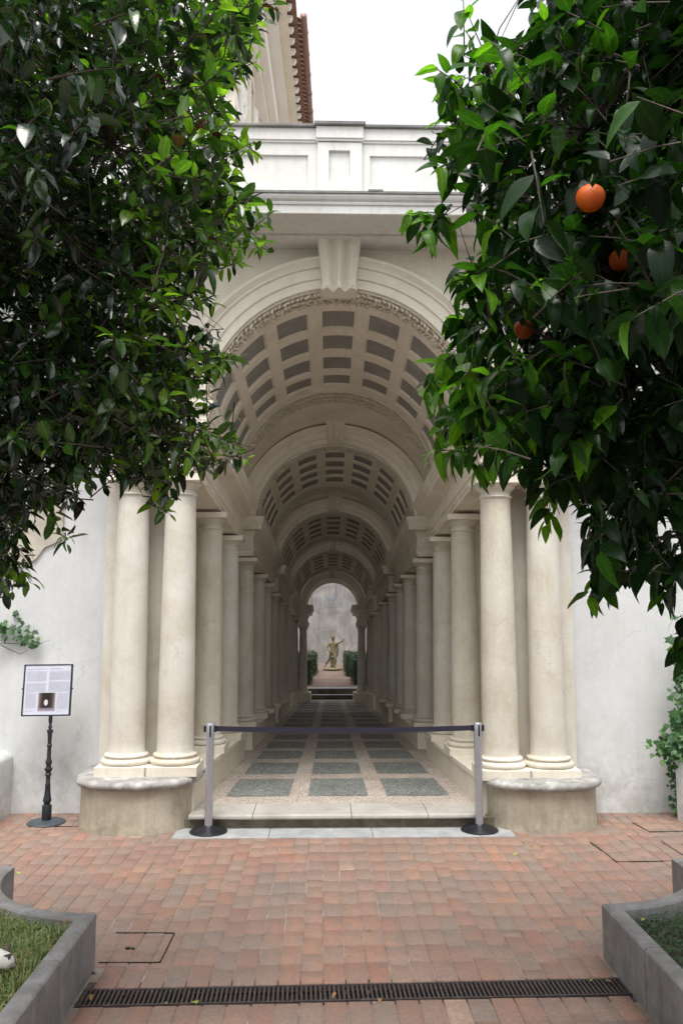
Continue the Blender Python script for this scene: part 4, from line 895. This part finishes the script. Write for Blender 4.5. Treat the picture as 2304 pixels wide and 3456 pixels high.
def assemble(o, crown, shapes, mat, n_ind, mask=None):
    LV = crown.leaves; n = len(LV)
    P = np.array([l[0] for l in LV]); B = np.array([l[1] for l in LV]); SZ = np.array([l[2] for l in LV]); SH = np.array([l[3] for l in LV]); TN = np.array([l[4] for l in LV])
    C = P + B[:, :, 0] * (SZ * 0.5)[:, None]; v = C - CAMN; z = v @ FWD; px = CX + FPX * (v @ RGT) / z; py = CY - FPX * (v @ UPV) / z
    infr = (px > 0) & (px < 2304) & (py > 0) & (py < 3456) & (z > 0.2)
    # rank by how large each shows, and prefer leaves that no nearer leaf covers
    grid = {}; order_ = np.argsort(z); clear = np.zeros(n, bool)
    for i in order_:
        if not infr[i]: continue
        c = (int(px[i] // 26), int(py[i] // 26))
        if grid.get(c, 0) < 1: clear[i] = True
        grid[c] = grid.get(c, 0) + 1
    score = SZ / z * np.where(clear, 1.0, 0.25) * np.where(infr, 1, 0); ind = set(np.argsort(-score)[:n_ind].tolist())
    NT = 10; cache = {}
    for i in ind:
        q = min(NT - 1, int(TN[i] * NT)); key = (SH[i], q)
        if key not in cache:
            sv, sfc, sT = shapes[SH[i]]; tt = np.concatenate([np.full((len(sv), 1), (q + 0.5) / NT), sT, np.ones((len(sv), 1))], 1); cache[key] = fast_mesh('leaf', sv, sfc, mat, tt, True)
        Mx = Matrix(((*(B[i][0] * SZ[i]), P[i][0]), (*(B[i][1] * SZ[i]), P[i][1]), (*(B[i][2] * SZ[i]), P[i][2]), (0, 0, 0, 1)))
        put('leaf', cache[key], Mx, o)
    VV, FF, TT = [], [], []; base = 0
    rest = np.array([i for i in range(n) if i not in ind], dtype=int)
    for sh in range(len(shapes)):
        idx = rest[SH[rest] == sh]
        if not len(idx): continue
        sv, sfc, sT = shapes[sh]; m_ = len(sv)
        vv = np.einsum('nij,mj->nmi', B[idx], sv) * SZ[idx][:, None, None] + P[idx][:, None, :]
        VV.append(vv.reshape(-1, 3)); FF.append((sfc[None] + (np.arange(len(idx)) * m_)[:, None, None] + base).reshape(-1, 4)); base += m_ * len(idx)
        tt = np.concatenate([np.repeat(TN[idx], m_)[:, None], np.tile(sT, (len(idx), 1)), np.ones((m_ * len(idx), 1))], 1); TT.append(tt)
    if VV: tag(put('foliage', fast_mesh('foliage', np.vstack(VV), np.vstack(FF), mat, np.vstack(TT), True), Matrix(), o), kind='stuff')
def twig_mesh(o, twigs, r0, r1, mat, name='twigs'):
    V, F = [], []
    for path in twigs:
        P = [np.asarray(p, float) for p in path]; k0 = len(V); n = len(P)
        for i, p in enumerate(P):
            d = P[min(i + 1, n - 1)] - P[max(i - 1, 0)]; d /= (np.linalg.norm(d) + 1e-9); a = np.cross(d, [0.2, 0.3, 0.93]); a /= (np.linalg.norm(a) + 1e-9); b_ = np.cross(d, a); r = r0 + (r1 - r0) * i / (n - 1)
            for j in range(3): V.append(p + a * r * math.cos(2.094 * j) + b_ * r * math.sin(2.094 * j))
        for i in range(n - 1):
            for j in range(3): F.append((k0 + 3 * i + j, k0 + 3 * i + (j + 1) % 3, k0 + 3 * i + 3 + (j + 1) % 3, k0 + 3 * i + 3 + j))
    tag(put(name, fast_mesh(name, np.array(V), np.array(F), mat), Matrix(), o), kind='stuff')
SC = 2304 / 1568
def pts_in(poly, n, bbox):
    out = np.zeros((0, 2)); Pq = np.array(poly, float) * SC
    while len(out) < n:
        X = RNG.uniform(bbox[0], bbox[2], 4 * n); Y = RNG.uniform(bbox[1], bbox[3], 4 * n); k = pip(Pq, X, Y); out = np.vstack([out, np.stack([X[k], Y[k]], 1)])
    return out[:n]
def limbs_to(crown, o, trunk_pts, targets, rt, mat):
    """trunk, main limbs and the thin branches that reach the sprigs"""
    q = MB(); n = len(trunk_pts); q.tube(trunk_pts, [rt * (1 - 0.5 * i / (n - 1)) for i in range(n)], 10); q.build('trunk', mat, o, True)
    fork = np.array(trunk_pts[-1]); LP = []
    for tg in targets:
        tg = np.array(tg); mid = fork * 0.5 + tg * 0.5 + np.array([0, 0, 0.18]) + RNG.normal(0, 0.07, 3); path = [fork + (mid - fork) * 0.0, fork * 0.55 + mid * 0.45 + RNG.normal(0, 0.03, 3), mid, mid * 0.45 + tg * 0.55 + RNG.normal(0, 0.04, 3), tg]
        q = MB(); q.tube([tuple(p) for p in path], [rt * 0.42, rt * 0.32, rt * 0.22, rt * 0.13, rt * 0.05], 7); q.build('limb', mat, o, True); LP += path[1:]
        for a, b_ in zip(path[1:], path[2:]): LP += [a * 0.66 + b_ * 0.34, a * 0.33 + b_ * 0.67]
    return np.array(LP)

# ---- left tree: dense glossy evergreen
TL = thing('evergreen_tree', (-2.15, 3.1, 0.2), 'dense glossy dark evergreen tree overhanging the left side', 'tree')
shL = [leaf_shape(0.25, 0.25, 0.12, 0.0, 6, 1.0, 0.62), leaf_shape(0.27, 0.4, 0.3, 0.1, 6, 1.1, 0.6), leaf_shape(0.22, 0.15, 0.5, 0.15, 6, 0.95, 0.65), leaf_shape(0.24, 0.5, 0.05, 0.1, 6, 1.05, 0.6), leaf_shape(0.20, 0.6, 0.7, 0.2, 6, 0.95, 0.65), leaf_shape(0.26, 0.1, 0.25, 0.25, 6, 1.0, 0.62)]
cL = Crown()
polyL = [(600, -260), (615, -60), (622, 20), (585, 75), (560, 120), (535, 165), (522, 235), (535, 285), (560, 335), (545, 385), (565, 440), (590, 478), (575, 525), (545, 575), (480, 610), (465, 690), (440, 760), (470, 850), (430, 930), (400, 1000), (330, 1050), (250, 1010), (190, 1030), (120, 1060), (60, 1060), (0, 1080), (-80, 1120), (-420, 1120), (-520, 500), (-480, -260)]
polyLs = [(440, 740), (530, 810), (500, 850), (470, 910), (490, 990), (555, 1040), (500, 1075), (395, 1095), (385, 1150), (330, 1105), (270, 1095), (240, 1060), (180, 1130), (140, 1215), (95, 1190), (60, 1260), (75, 1330), (5, 1390), (-40, 1380), (-60, 1100), (200, 900)]
CL = np.array([-1.9, 3.0, 3.4])
def add_sprigs(crown, pts, ymin, ymax, C0, nl, size, L, droop, up, spread, young_f, brown, bias=1.0):
    for x, y in pts:
        Yd = ymin + (ymax - ymin) * RNG.random() ** bias
        p = at(x, y, Yd); d = (p - C0); d /= np.linalg.norm(d); d = d * 0.8 + RNG.normal(0, 0.42, 3) + np.array([0, 0, 0.12 + up])
        crown.sprig(p, d, L * RNG.uniform(0.7, 1.35), int(nl * RNG.uniform(0.75, 1.3)), size, droop, young_f(x, y, p), up, spread, brown)
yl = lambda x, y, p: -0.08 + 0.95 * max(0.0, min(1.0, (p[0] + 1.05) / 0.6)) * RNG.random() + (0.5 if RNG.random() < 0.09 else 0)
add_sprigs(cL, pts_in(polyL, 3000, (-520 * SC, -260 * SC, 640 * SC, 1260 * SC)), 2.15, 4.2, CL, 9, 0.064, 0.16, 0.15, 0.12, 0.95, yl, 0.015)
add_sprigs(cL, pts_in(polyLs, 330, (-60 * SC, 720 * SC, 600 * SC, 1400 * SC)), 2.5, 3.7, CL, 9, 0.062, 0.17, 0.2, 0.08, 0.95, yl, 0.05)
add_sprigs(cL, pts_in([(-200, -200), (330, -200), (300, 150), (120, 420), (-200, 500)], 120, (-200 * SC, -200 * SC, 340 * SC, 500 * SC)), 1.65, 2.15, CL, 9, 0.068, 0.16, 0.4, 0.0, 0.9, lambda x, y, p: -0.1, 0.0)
for (tx, ty, bx_, by_, Yd) in ((640, 20, 540, 60, 2.8), (642, 480, 520, 520, 3.0), (592, 1050, 480, 1010, 2.9), (560, 820, 470, 840, 2.9), (400, 1170, 355, 1110, 2.9), (600, 330, 520, 350, 2.8), (560, 600, 480, 590, 2.9), (170, 1240, 120, 1150, 2.8), (85, 1345, 30, 1280, 2.8), (215, 1110, 150, 1060, 2.9), (600, 585, 540, 540, 2.8), (500, 700, 430, 660, 2.9), (520, 1000, 430, 960, 3.0), (590, 130, 500, 150, 2.7)):
    a, b_ = at(tx * SC - 25, ty * SC, Yd), at(bx_ * SC, by_ * SC, Yd + 0.1)
    for k in range(3): cL.sprig(a + (b_ - a) * (0.0 + 0.3 * k) + RNG.normal(0, 0.012, 3), (a - b_) + RNG.normal(0, 0.05, 3), 0.14, 9, 0.060, 0.15, 0.75, 0.15, 0.9, 0.0)
trunkL = [(-2.15, 3.1, 0.15), (-2.12, 3.08, 0.8), (-2.16, 3.05, 1.5), (-2.08, 3.0, 2.1)]
tgL = [at(x * SC, y * SC, Yd) for x, y, Yd in ((300, 100, 2.9), (480, 200, 3.0), (450, 480, 2.8), (350, 620, 3.2), (250, 330, 2.5), (430, 900, 3.0), (280, 1000, 3.1), (100, 900, 2.6), (60, 1150, 2.9), (100, 500, 2.4), (-150, 300, 3.0), (-200, 700, 3.3), (200, -150, 3.2), (500, -100, 3.1), (500, 1020, 3.0))]
LP = limbs_to(cL, TL, trunkL, tgL, 0.085, M['bark'])
tw = list(cL.twigs)
for bse, _, _t in cL.twigs:
    if RNG.random() < 0.55:
        j = np.argmin(((LP - bse) ** 2).sum(1)); e = LP[j]
        if np.linalg.norm(e - bse) < 0.9: tw.append((e, (e + bse) / 2 + RNG.normal(0, 0.02, 3) + np.array([0, 0, 0.02]), bse))
twig_mesh(TL, tw, 0.0032, 0.0013, M['bark'])
assemble(TL, cL, shL, M['leafL'], 300)

# ---- right tree: orange tree
TR = thing('orange_tree', (2.25, 3.0, 0.2), 'orange tree with long drooping dark leaves and ripe oranges on the right', 'tree')
shR = [leaf_shape(0.235, 0.22, 0.25, 0.05), leaf_shape(0.25, 0.32, 0.45, 0.08), leaf_shape(0.225, 0.15, 0.6, 0.06), leaf_shape(0.24, 0.35, 0.15, 0.1), leaf_shape(0.22, 0.45, 0.8, 0.12), leaf_shape(0.25, 0.1, 0.35, 0.15)]
cR = Crown(); CR = np.array([1.9, 3.0, 3.2])
ORG = [(1355, 455, 35), (1423, 598, 27), (1202, 756, 24), (1545, 997, 12), (1505, 970, 12), (1436, 1090, 12), (1512, 40, 20), (1210, 500, 10), (1212, 690, 9), (1465, 770, 11)]
polyR = [(1215, -260), (1200, -20), (1185, 45), (1120, 95), (1060, 150), (1020, 190), (1020, 260), (1035, 330), (1060, 390), (1075, 470), (1110, 540), (1090, 590), (1045, 650), (1030, 740), (1000, 820), (995, 900), (1010, 980), (1040, 1040), (1110, 1055), (1190, 1065), (1230, 1130), (1290, 1180), (1360, 1210), (1345, 1280), (1370, 1340), (1440, 1360), (1500, 1340), (1568, 1270), (1700, 1230), (2000, 1100), (2100, 500), (2050, -260)]
pR = pts_in(polyR, 1750, (980 * SC, -260 * SC, 2100 * SC, 1390 * SC))
yr = lambda x, y, p: -0.10 + 0.85 * max(0.0, min(1.0, (0.95 - p[0]) / 0.6)) * RNG.random()
add_sprigs(cR, pR, 2.1, 4.2, CR, 8, 0.102, 0.19, 0.5, 0.0, 0.85, yr, 0.0)
add_sprigs(cR, pts_in([(1330, 250), (1500, 200), (1700, 100), (1700, 800), (1440, 760), (1230, 720), (1150, 560), (1280, 480)], 60, (1150 * SC, 100 * SC, 1700 * SC, 800 * SC)), 1.55, 2.1, CR, 7, 0.108, 0.2, 0.5, 0.0, 0.85, lambda x, y, p: 0.0, 0.0)
add_sprigs(cR, pts_in([(1300, -260), (2050, -260), (2050, 1000), (1500, 1100), (1250, 900)], 900, (1250 * SC, -260 * SC, 2050 * SC, 1100 * SC)), 2.8, 4.3, CR, 8, 0.096, 0.2, 0.5, 0.0, 0.85, lambda x, y, p: -0.2, 0.0)
for (tx, ty, bx_, by_, Yd) in ((1030, 20, 1110, 110, 2.4), (965, 170, 1060, 190, 2.4), (1000, 250, 1070, 240, 2.5), (905, 512, 1010, 480, 2.5), (940, 560, 1030, 500, 2.5), (960, 400, 1050, 370, 2.5), (965, 850, 1050, 830, 2.7), (945, 930, 1010, 880, 2.7), (985, 1010, 1060, 960, 2.8), (1060, 1085, 1110, 1030, 2.8), (1220, 1235, 1260, 1130, 2.9), (1320, 1330, 1400, 1290, 3.2), (1330, 1260, 1400, 1230, 3.2), (1320, 1400, 1400, 1330, 3.2), (1490, 1405, 1500, 1330, 3.2), (1520, 1440, 1590, 1400, 3.1), (1535, 1530, 1600, 1440, 3.0), (980, 310, 1060, 330, 2.5), (1020, 670, 1090, 640, 2.6), (985, 1060, 1060, 1030, 2.7)):
    a, b_ = at(tx * SC + 45, ty * SC - 30, Yd), at(bx_ * SC, by_ * SC, Yd + 0.1)
    for k in range(2): cR.sprig(a + (b_ - a) * 0.35 * k + RNG.normal(0, 0.012, 3), (a - b_) + RNG.normal(0, 0.03, 3), 0.18, 7, 0.098, 0.55, 0.85 if tx < 1250 else 0.35, 0.0, 0.75, 0.0)
# keep the line of sight to the nearer oranges open
keep = []
for l in cR.leaves:
    c = l[0] + l[1][:, 0] * l[2] * 0.5; px, py, z = proj(c); ok = True
    for ox, oy, r in ORG[:3]:
        Yo = 0.038 * FPX / (r * SC); zo = proj(at(ox * SC, oy * SC, Yo))[2]
        if z < zo + 0.02 and math.hypot(px - ox * SC, py - oy * SC) < r * SC + 72 * (2.2 / max(z, 1)) and not (py < oy * SC - 0.9 * r * SC and RNG.random() < 0.35): ok = False
    if ok: keep.append(l)
cR.leaves = keep
trunkR = [(2.25, 3.0, 0.15), (2.22, 3.02, 0.8), (2.27, 3.05, 1.45), (2.2, 3.0, 2.0)]
tgR = [at(x * SC, y * SC, Yd) for x, y, Yd in ((1120, 150, 2.7), (1150, 400, 2.8), (1150, 700, 2.9), (1080, 900, 2.9), (1250, 1050, 3.1), (1400, 1250, 3.3), (1350, 300, 2.5), (1400, 700, 2.7), (1500, 1000, 3.2), (1600, 1200, 3.5), (1700, 300, 3.0), (1500, -100, 3.2), (1900, 700, 3.4), (1250, -100, 3.0), (1520, 1120, 2.9))]
LP = limbs_to(cR, TR, trunkR, tgR, 0.075, M['bark'])
tw = list(cR.twigs)
for bse, _, _t in cR.twigs:
    if RNG.random() < 0.6:
        j = np.argmin(((LP - bse) ** 2).sum(1)); e = LP[j]
        if np.linalg.norm(e - bse) < 0.9: tw.append((e, (e + bse) / 2 + RNG.normal(0, 0.02, 3) + np.array([0, 0, 0.02]), bse))
def hides(path):
    for p in [np.asarray(path[0]) * (1 - t) + np.asarray(path[-1]) * t for t in (0, .2, .4, .6, .8, 1)]:
        px, py, z = proj(p)
        for ox, oy, r in ORG[:3]:
            if z < 0.038 * FPX / (r * SC) * 1.06 and math.hypot(px - ox * SC, py - oy * SC) < r * SC * 1.3: return True
    return False
tw = [t for t in tw if not hides(t)]
twig_mesh(TR, tw, 0.0034, 0.0014, M['bark'])
om = MB(); prof = [(0.002, -0.93)] + [(math.cos(a) * (1 + 0.02 * math.sin(3 * a)), math.sin(a) * 0.94) for a in [R(-78 + 156 * k / 14) for k in range(15)]] + [(0.10, 0.905), (0.03, 0.885)]
om.lathe(prof, n=24); ome = bpy.data.meshes.new('orange'); ome.from_pydata(om.V, [], om.F); ome.materials.append(M['orange']); ome.polygons.foreach_set('use_smooth', [True] * len(ome.polygons)); ome.update()
for ox, oy, r in ORG:
    Yo = min(3.9, 0.038 * FPX / (r * SC)); p = at(ox * SC, oy * SC, Yo); rr = 0.038 * (1 if Yo < 3.85 else r * SC * Yo / FPX / 0.038)
    oo = put('orange', ome, Matrix.Translation(Vector(p)) @ Euler((R(RNG.uniform(-20, 20)), R(RNG.uniform(-20, 20)), RNG.uniform(0, 6))).to_matrix().to_4x4() @ Matrix.Scale(rr, 4), TR)
    sq = MB(); sq.tube([(p[0], p[1], p[2] + rr * 0.86), (p[0] + 0.003, p[1], p[2] + rr * 1.15), (p[0] + 0.012, p[1] + 0.01, p[2] + rr * 1.9)], [0.004, 0.0022, 0.0018], 6); sq.lathe([(0.001, 0.0), (rr * 0.2, 0.001), (rr * 0.12, 0.003), (0.001, 0.004)], (p[0], p[1], p[2] + rr * 0.88), 8); sq.build('stalk', M['ivy_stalk'], oo)
assemble(TR, cR, shR, M['leafR'], 300)

# ------------------------------------------------------------------ ivy at the right wall, creeper on the left wall
def ivy_shape():
    P = [(0, 0), (-0.12, 0.42), (0.18, 0.34), (0.32, 0.62), (0.52, 0.30), (1.0, 0.0), (0.52, -0.30), (0.32, -0.62), (0.18, -0.34), (-0.12, -0.42)]
    V = np.array([(x, y, -0.10 * x * x - 0.12 * abs(y)) for x, y in P] + [(0.35, 0, 0.0)]); F = []
    c = 10; F = [(0, c, 2, 1), (2, c, 4, 3), (4, c, 6, 5), (6, c, 8, 7), (8, c, 0, 9)]
    return V, np.array(F)[:, ::-1], np.array([(1.0 if k < 10 else 0.0, max(0, v[0])) for k, v in enumerate(V)])
shI = [ivy_shape()] * 1
def climber(name, label, spots, mat, stems, n_ind):
    o = thing(name, spots[0][0], label, 'climbing plant'); c = Crown()
    for (p, n, rad, size, nrm) in spots:
        for _ in range(n):
            q_ = np.array(p) + RNG.normal(0, 1, 3) * np.array(rad); d = np.array([RNG.normal(0, 0.7), -0.35, -0.6 + RNG.normal(0, 0.4)]); c.leaves.append((q_, basis(d, np.array(nrm) + RNG.normal(0, 0.35, 3)), size * RNG.uniform(0.6, 1.3), 0, min(1, max(0, RNG.normal(0.45, 0.28)))))
    twig_mesh(o, stems, 0.005, 0.002, M['bark'], 'stems'); assemble(o, c, shI, mat, n_ind)
NR = (-0.35, -1, 0.45)
climber('ivy', 'green ivy hanging over the low wall and wall corner at the right edge',
        [((3.40, 7.95, 1.60), 90, (0.06, 0.06, 0.16), 0.085, NR), ((3.38, 7.95, 1.30), 150, (0.06, 0.06, 0.16), 0.08, NR), ((3.36, 7.95, 1.0), 160, (0.06, 0.06, 0.13), 0.07, NR), ((3.30, 7.95, 0.76), 200, (0.08, 0.07, 0.08), 0.06, NR),
         ((3.18, 8.05, 0.68), 80, (0.06, 0.05, 0.06), 0.055, NR), ((3.27, 8.12, 0.46), 60, (0.05, 0.03, 0.12), 0.045, NR), ((3.28, 8.12, 0.22), 30, (0.04, 0.03, 0.08), 0.045, NR), ((3.6, 7.9, 1.3), 90, (0.18, 0.08, 0.35), 0.08, NR)], M['ivy'],
        [[(3.38, 8.1, 0.1), (3.4, 8.08, 0.6), (3.36, 8.02, 1.1), (3.45, 8.0, 1.7)], [(3.4, 8.1, 0.5), (3.3, 8.05, 0.62), (3.15, 8.05, 0.66)], [(3.4, 8.05, 0.9), (3.5, 7.98, 1.3), (3.6, 7.95, 1.8)]], 290)
NL2 = (0.2, -1, 0.5); PL_ = lambda x, y: tuple(at(x, y, 8.36))
climber('creeper', 'small bright green creeper on the white wall above the sign',
        [(PL_(30, 2115), 13, (0.09, 0.03, 0.05), 0.075, NL2), (PL_(70, 2120), 7, (0.06, 0.03, 0.04), 0.07, NL2), (PL_(103, 2160), 9, (0.035, 0.02, 0.035), 0.06, NL2), (PL_(125, 2172), 5, (0.025, 0.02, 0.025), 0.05, NL2), (PL_(-60, 2120), 25, (0.14, 0.03, 0.08), 0.075, NL2)], M['ivy'],
        [[PL_(-150, 2190), PL_(0, 2170), PL_(60, 2172), PL_(120, 2178), PL_(168, 2160)], [PL_(-100, 2165), PL_(10, 2160), PL_(50, 2125)], [PL_(0, 2175), PL_(40, 2195), PL_(70, 2208), PL_(110, 2185)]], 110)

# ------------------------------------------------------------------ statue of a helmeted warrior
def skin(name, verts, edges, rad, mat, parent, root=0, sub=2, M0=None):
    me = bpy.data.meshes.new(name); me.from_pydata(verts, edges, []); o = bpy.data.objects.new(name, me); COL.objects.link(o)
    o.modifiers.new('skin', 'SKIN'); 
    for i, r in enumerate(rad):
        me.skin_vertices[0].data[i].radius = (r, r) if not hasattr(r, '__len__') else r; me.skin_vertices[0].data[i].use_root = (i == root)
    sb = o.modifiers.new('sub', 'SUBSURF'); sb.levels = sub; sb.render_levels = sub
    dg = bpy.context.evaluated_depsgraph_get(); dg.update(); me2 = bpy.data.meshes.new_from_object(o.evaluated_get(dg)); bpy.data.objects.remove(o)
    me2.materials.clear(); me2.materials.append(mat); me2.polygons.foreach_set('use_smooth', [True] * len(me2.polygons))
    return put(name, me2, M0 or Matrix(), parent)
STX, STY, STZ, SH_ = 0.075, 19.55, 0.60, 0.76
STT = thing('warrior_statue', (STX, STY, STZ), 'small stone statue of a helmeted warrior raising one arm, at the end of the path', 'statue')
MS = Matrix.Translation((STX, STY, STZ + 0.035)) @ Matrix.Scale(SH_ / 1.80, 4)
q = MB(lambda p: tuple(MS @ Vector(p))); q.lathe([(0.50, -0.09), (0.52, -0.05), (0.50, -0.005), (0.44, 0.0)], n=28); q.build('base', M['moss'], STT, 50)
# facing us, weight on the leg at the right, other leg trailing to the left; +x to the right of the picture, -y towards us
JV = [(0.03, 0, 0.86), (0.03, 0, 1.02), (0.03, 0.0, 1.20), (0.04, 0.0, 1.36), (0.045, -0.01, 1.45), (0.04, -0.02, 1.52),
      (0.045, -0.03, 1.62), (0.04, -0.03, 1.70),
      (-0.13, 0.0, 1.34), (-0.30, 0.0, 1.10), (-0.14, -0.12, 0.90), (-0.06, -0.14, 0.87),
      (0.23, 0.0, 1.35), (0.46, -0.04, 1.41), (0.60, -0.08, 1.57), (0.65, -0.10, 1.62),
      (0.11, 0, 0.80), (0.19, -0.08, 0.46), (0.13, -0.02, 0.09), (0.19, -0.16, 0.04),
      (-0.05, 0.02, 0.80), (-0.15, 0.06, 0.46), (-0.38, 0.18, 0.15), (-0.42, 0.08, 0.04)]
JE = [(0, 1), (1, 2), (2, 3), (3, 4), (4, 5), (5, 6), (6, 7), (3, 8), (8, 9), (9, 10), (10, 11), (3, 12), (12, 13), (13, 14), (14, 15), (0, 16), (16, 17), (17, 18), (18, 19), (0, 20), (20, 21), (21, 22), (22, 23)]
JR = [(0.16, 0.12), (0.145, 0.11), (0.185, 0.125), (0.15, 0.1), 0.07, 0.075, 0.105, 0.09, 0.085, 0.06, 0.045, 0.055, 0.085, 0.06, 0.045, 0.055, 0.11, 0.08, 0.052, 0.05, 0.11, 0.08, 0.052, 0.05]
skin('body', JV, JE, JR, M['statue'], STT, 0, 2, MS)
q = MB(lambda p: tuple(MS @ Vector(p))); q.lathe([(0.118, 1.66), (0.122, 1.72), (0.112, 1.79), (0.075, 1.85), (0.015, 1.875)], (0.04, -0.02, -0.03), 18)
q.loft([[(0.035 + w, -0.02 + 0.16 * math.cos(a), 1.73 + 0.17 * math.sin(a)), (0.035 + w, -0.02 + 0.11 * math.cos(a), 1.73 + 0.12 * math.sin(a))] if False else [(0.035 - 0.02, -0.02 + 0.15 * math.cos(a), 1.74 + 0.165 * math.sin(a)), (0.035 + 0.02, -0.02 + 0.15 * math.cos(a), 1.74 + 0.165 * math.sin(a)), (0.035 + 0.025, -0.02 + 0.09 * math.cos(a), 1.74 + 0.10 * math.sin(a)), (0.035 - 0.025, -0.02 + 0.09 * math.cos(a), 1.74 + 0.10 * math.sin(a))] for w in (0,) for a in [R(20 + 150 * k / 9) for k in range(10)]])
q.build('helmet', M['statue'], STT, 40)
skin('drapery', [(0.20, 0.03, 1.38), (0.28, 0.05, 1.18), (0.30, 0.06, 0.95), (0.27, 0.05, 0.75), (0.24, 0.05, 0.60)], [(0, 1), (1, 2), (2, 3), (3, 4)], [0.08, 0.085, 0.085, 0.075, 0.05], M['statue'], STT, 0, 2, MS)
skin('tree_stump', [(0.02, 0.14, 0.0), (0.0, 0.13, 0.3), (0.03, 0.11, 0.6)], [(0, 1), (1, 2)], [0.13, 0.10, 0.08], M['statue'], STT, 0, 1, MS)

# ------------------------------------------------------------------ white cat curled in the grass at the left edge
CT = thing('cat', (-1.84, 4.16, 0.24), 'white cat with dark ears curled in the grass at the left edge', 'cat')
MC = Matrix.Translation((-1.79, 4.17, 0.262)) @ Matrix.Scale(0.82, 4)
skin('body', [(-0.22, 0.05, 0.07), (-0.12, 0.07, 0.085), (0.0, 0.05, 0.085), (0.09, 0.02, 0.085), (0.15, -0.005, 0.095), (0.195, -0.03, 0.088), (0.228, -0.045, 0.072), (0.04, -0.08, 0.03), (0.13, -0.10, 0.025), (-0.25, -0.03, 0.03), (-0.14, -0.10, 0.025), (0.0, -0.12, 0.02)],
     [(0, 1), (1, 2), (2, 3), (3, 4), (4, 5), (5, 6), (3, 7), (7, 8), (0, 9), (9, 10), (10, 11)], [0.075, 0.09, 0.085, 0.065, 0.05, 0.047, 0.026, 0.025, 0.02, 0.022, 0.018, 0.012], M['fur'], CT, 2, 2, MC)
for (ex, ey, ez), (tx, ty, tz) in (((0.170, 0.014, 0.132), (0.184, 0.024, 0.168)), ((0.200, -0.050, 0.122), (0.232, -0.062, 0.146))):
    q = MB(); a = Vector((ex, ey, ez)); t_ = Vector((tx, ty, tz)); d = (t_ - a).normalized(); s1 = d.cross(Vector((0.3, -0.9, 0.2))).normalized() * 0.022; s2 = d.cross(s1).normalized() * 0.008
    q.loft([[tuple(MC @ (a - d * 0.012 + s1 * k + s2 * l * k)) for k, l in ((-1, 1), (0, 0), (1, -1))] + [tuple(MC @ (a - d * 0.012 + s2 * 1.4))], [tuple(MC @ (a + d * 0.018 + s1 * k * 0.62 + s2 * l * k)) for k, l in ((-1, 1), (0, 0), (1, -1))] + [tuple(MC @ (a + d * 0.018 + s2))], [tuple(MC @ (t_ + s1 * k * 0.22)) for k in (-1, 0, 1)] + [tuple(MC @ (t_ + s2 * 0.2))]]); q.build('ear', M['ear'], CT, True)
q = MB(); q.lathe([(0.004, 0.0), (0.012, 0.004), (0.010, 0.012), (0.003, 0.015)], tuple(MC @ Vector((0.240, -0.055, 0.066))), 10); q.build('nose', M['ear'], CT, True)

# ------------------------------------------------------------------ fallen leaves
shF = leaf_shape(0.22, 0.3, 0.2, 0.2); FM = []
for k in range(5):
    sv, sfc, sT = shF; FM.append(fast_mesh('fallen_leaf', sv, sfc, M['dead'], np.concatenate([np.full((len(sv), 1), (k + 0.5) / 5), sT, np.ones((len(sv), 1))], 1), True))
def fallen(px, py, size, tint, z, lab):
    d = FWD * FPX + RGT * (px - CX) - UPV * (py - CY); t = (z - CAMN[2]) / d[2]; p = CAMN + d * t
    o = put('fallen_leaf', FM[tint], Matrix.Translation((p[0], p[1], z + 0.006)) @ Euler((RNG.normal(0, 0.2), RNG.normal(0, 0.15), RNG.uniform(0, 6.28))).to_matrix().to_4x4() @ Matrix.Scale(size, 4)); tag(o, lab, 'leaf', 'fallen leaves on the paving')
for px, py, sz, tn, lab in ((665, 3392, 0.085, 4, 'yellow-green fallen leaf on the drain, left of centre'), (1995, 3315, 0.075, 4, 'pale green fallen leaf on the right end of the drain'), (1132, 3352, 0.05, 1, 'round tan fallen leaf at the middle of the drain'), (1280, 3372, 0.05, 1, 'small tan fallen leaf on the drain right of the round one'),
        (410, 3360, 0.06, 1, 'yellow-brown fallen leaf on the left part of the drain'), (310, 3360, 0.06, 0, 'brown fallen leaf at the left end of the drain'), (553, 3388, 0.04, 1, 'small tan fallen leaf near the yellow-green one on the drain'), (325, 3285, 0.07, 0, 'brown fallen leaf at the foot of the left planter'), (605, 2934, 0.085, 1, 'brown curled fallen leaf on the bricks before the left bench'), (55, 2945, 0.07, 4, 'green fallen leaf on the bricks behind the left planter'),
        (1790, 2853, 0.06, 1, 'tan fallen leaf on the bricks before the right bench'), (1830, 2858, 0.06, 0, 'brown fallen leaf beside the tan one before the right bench'), (1746, 2883, 0.05, 4, 'small green fallen leaf on the bricks near the right bench'), (1240, 3137, 0.06, 1, 'dull tan fallen leaf in the middle of the paving'), (537, 3248, 0.04, 4, 'tiny yellow leaf on the corner of the left inspection cover'), (2040, 3310, 0.05, 1, 'brown fallen leaf beside the pale green one on the drain')):
    fallen(px, py, sz, tn, 0.002, lab)
fallen(2165, 3112, 0.09, 4, 0.275, 'long yellow-green leaf lying on the clover of the right planter'); fallen(110, 3215, 0.07, 1, 0.29, 'dry tan leaf lying in the grass of the left planter'); fallen(218, 3122, 0.05, 0, 0.29, 'red-brown leaf at the grass corner of the left planter')
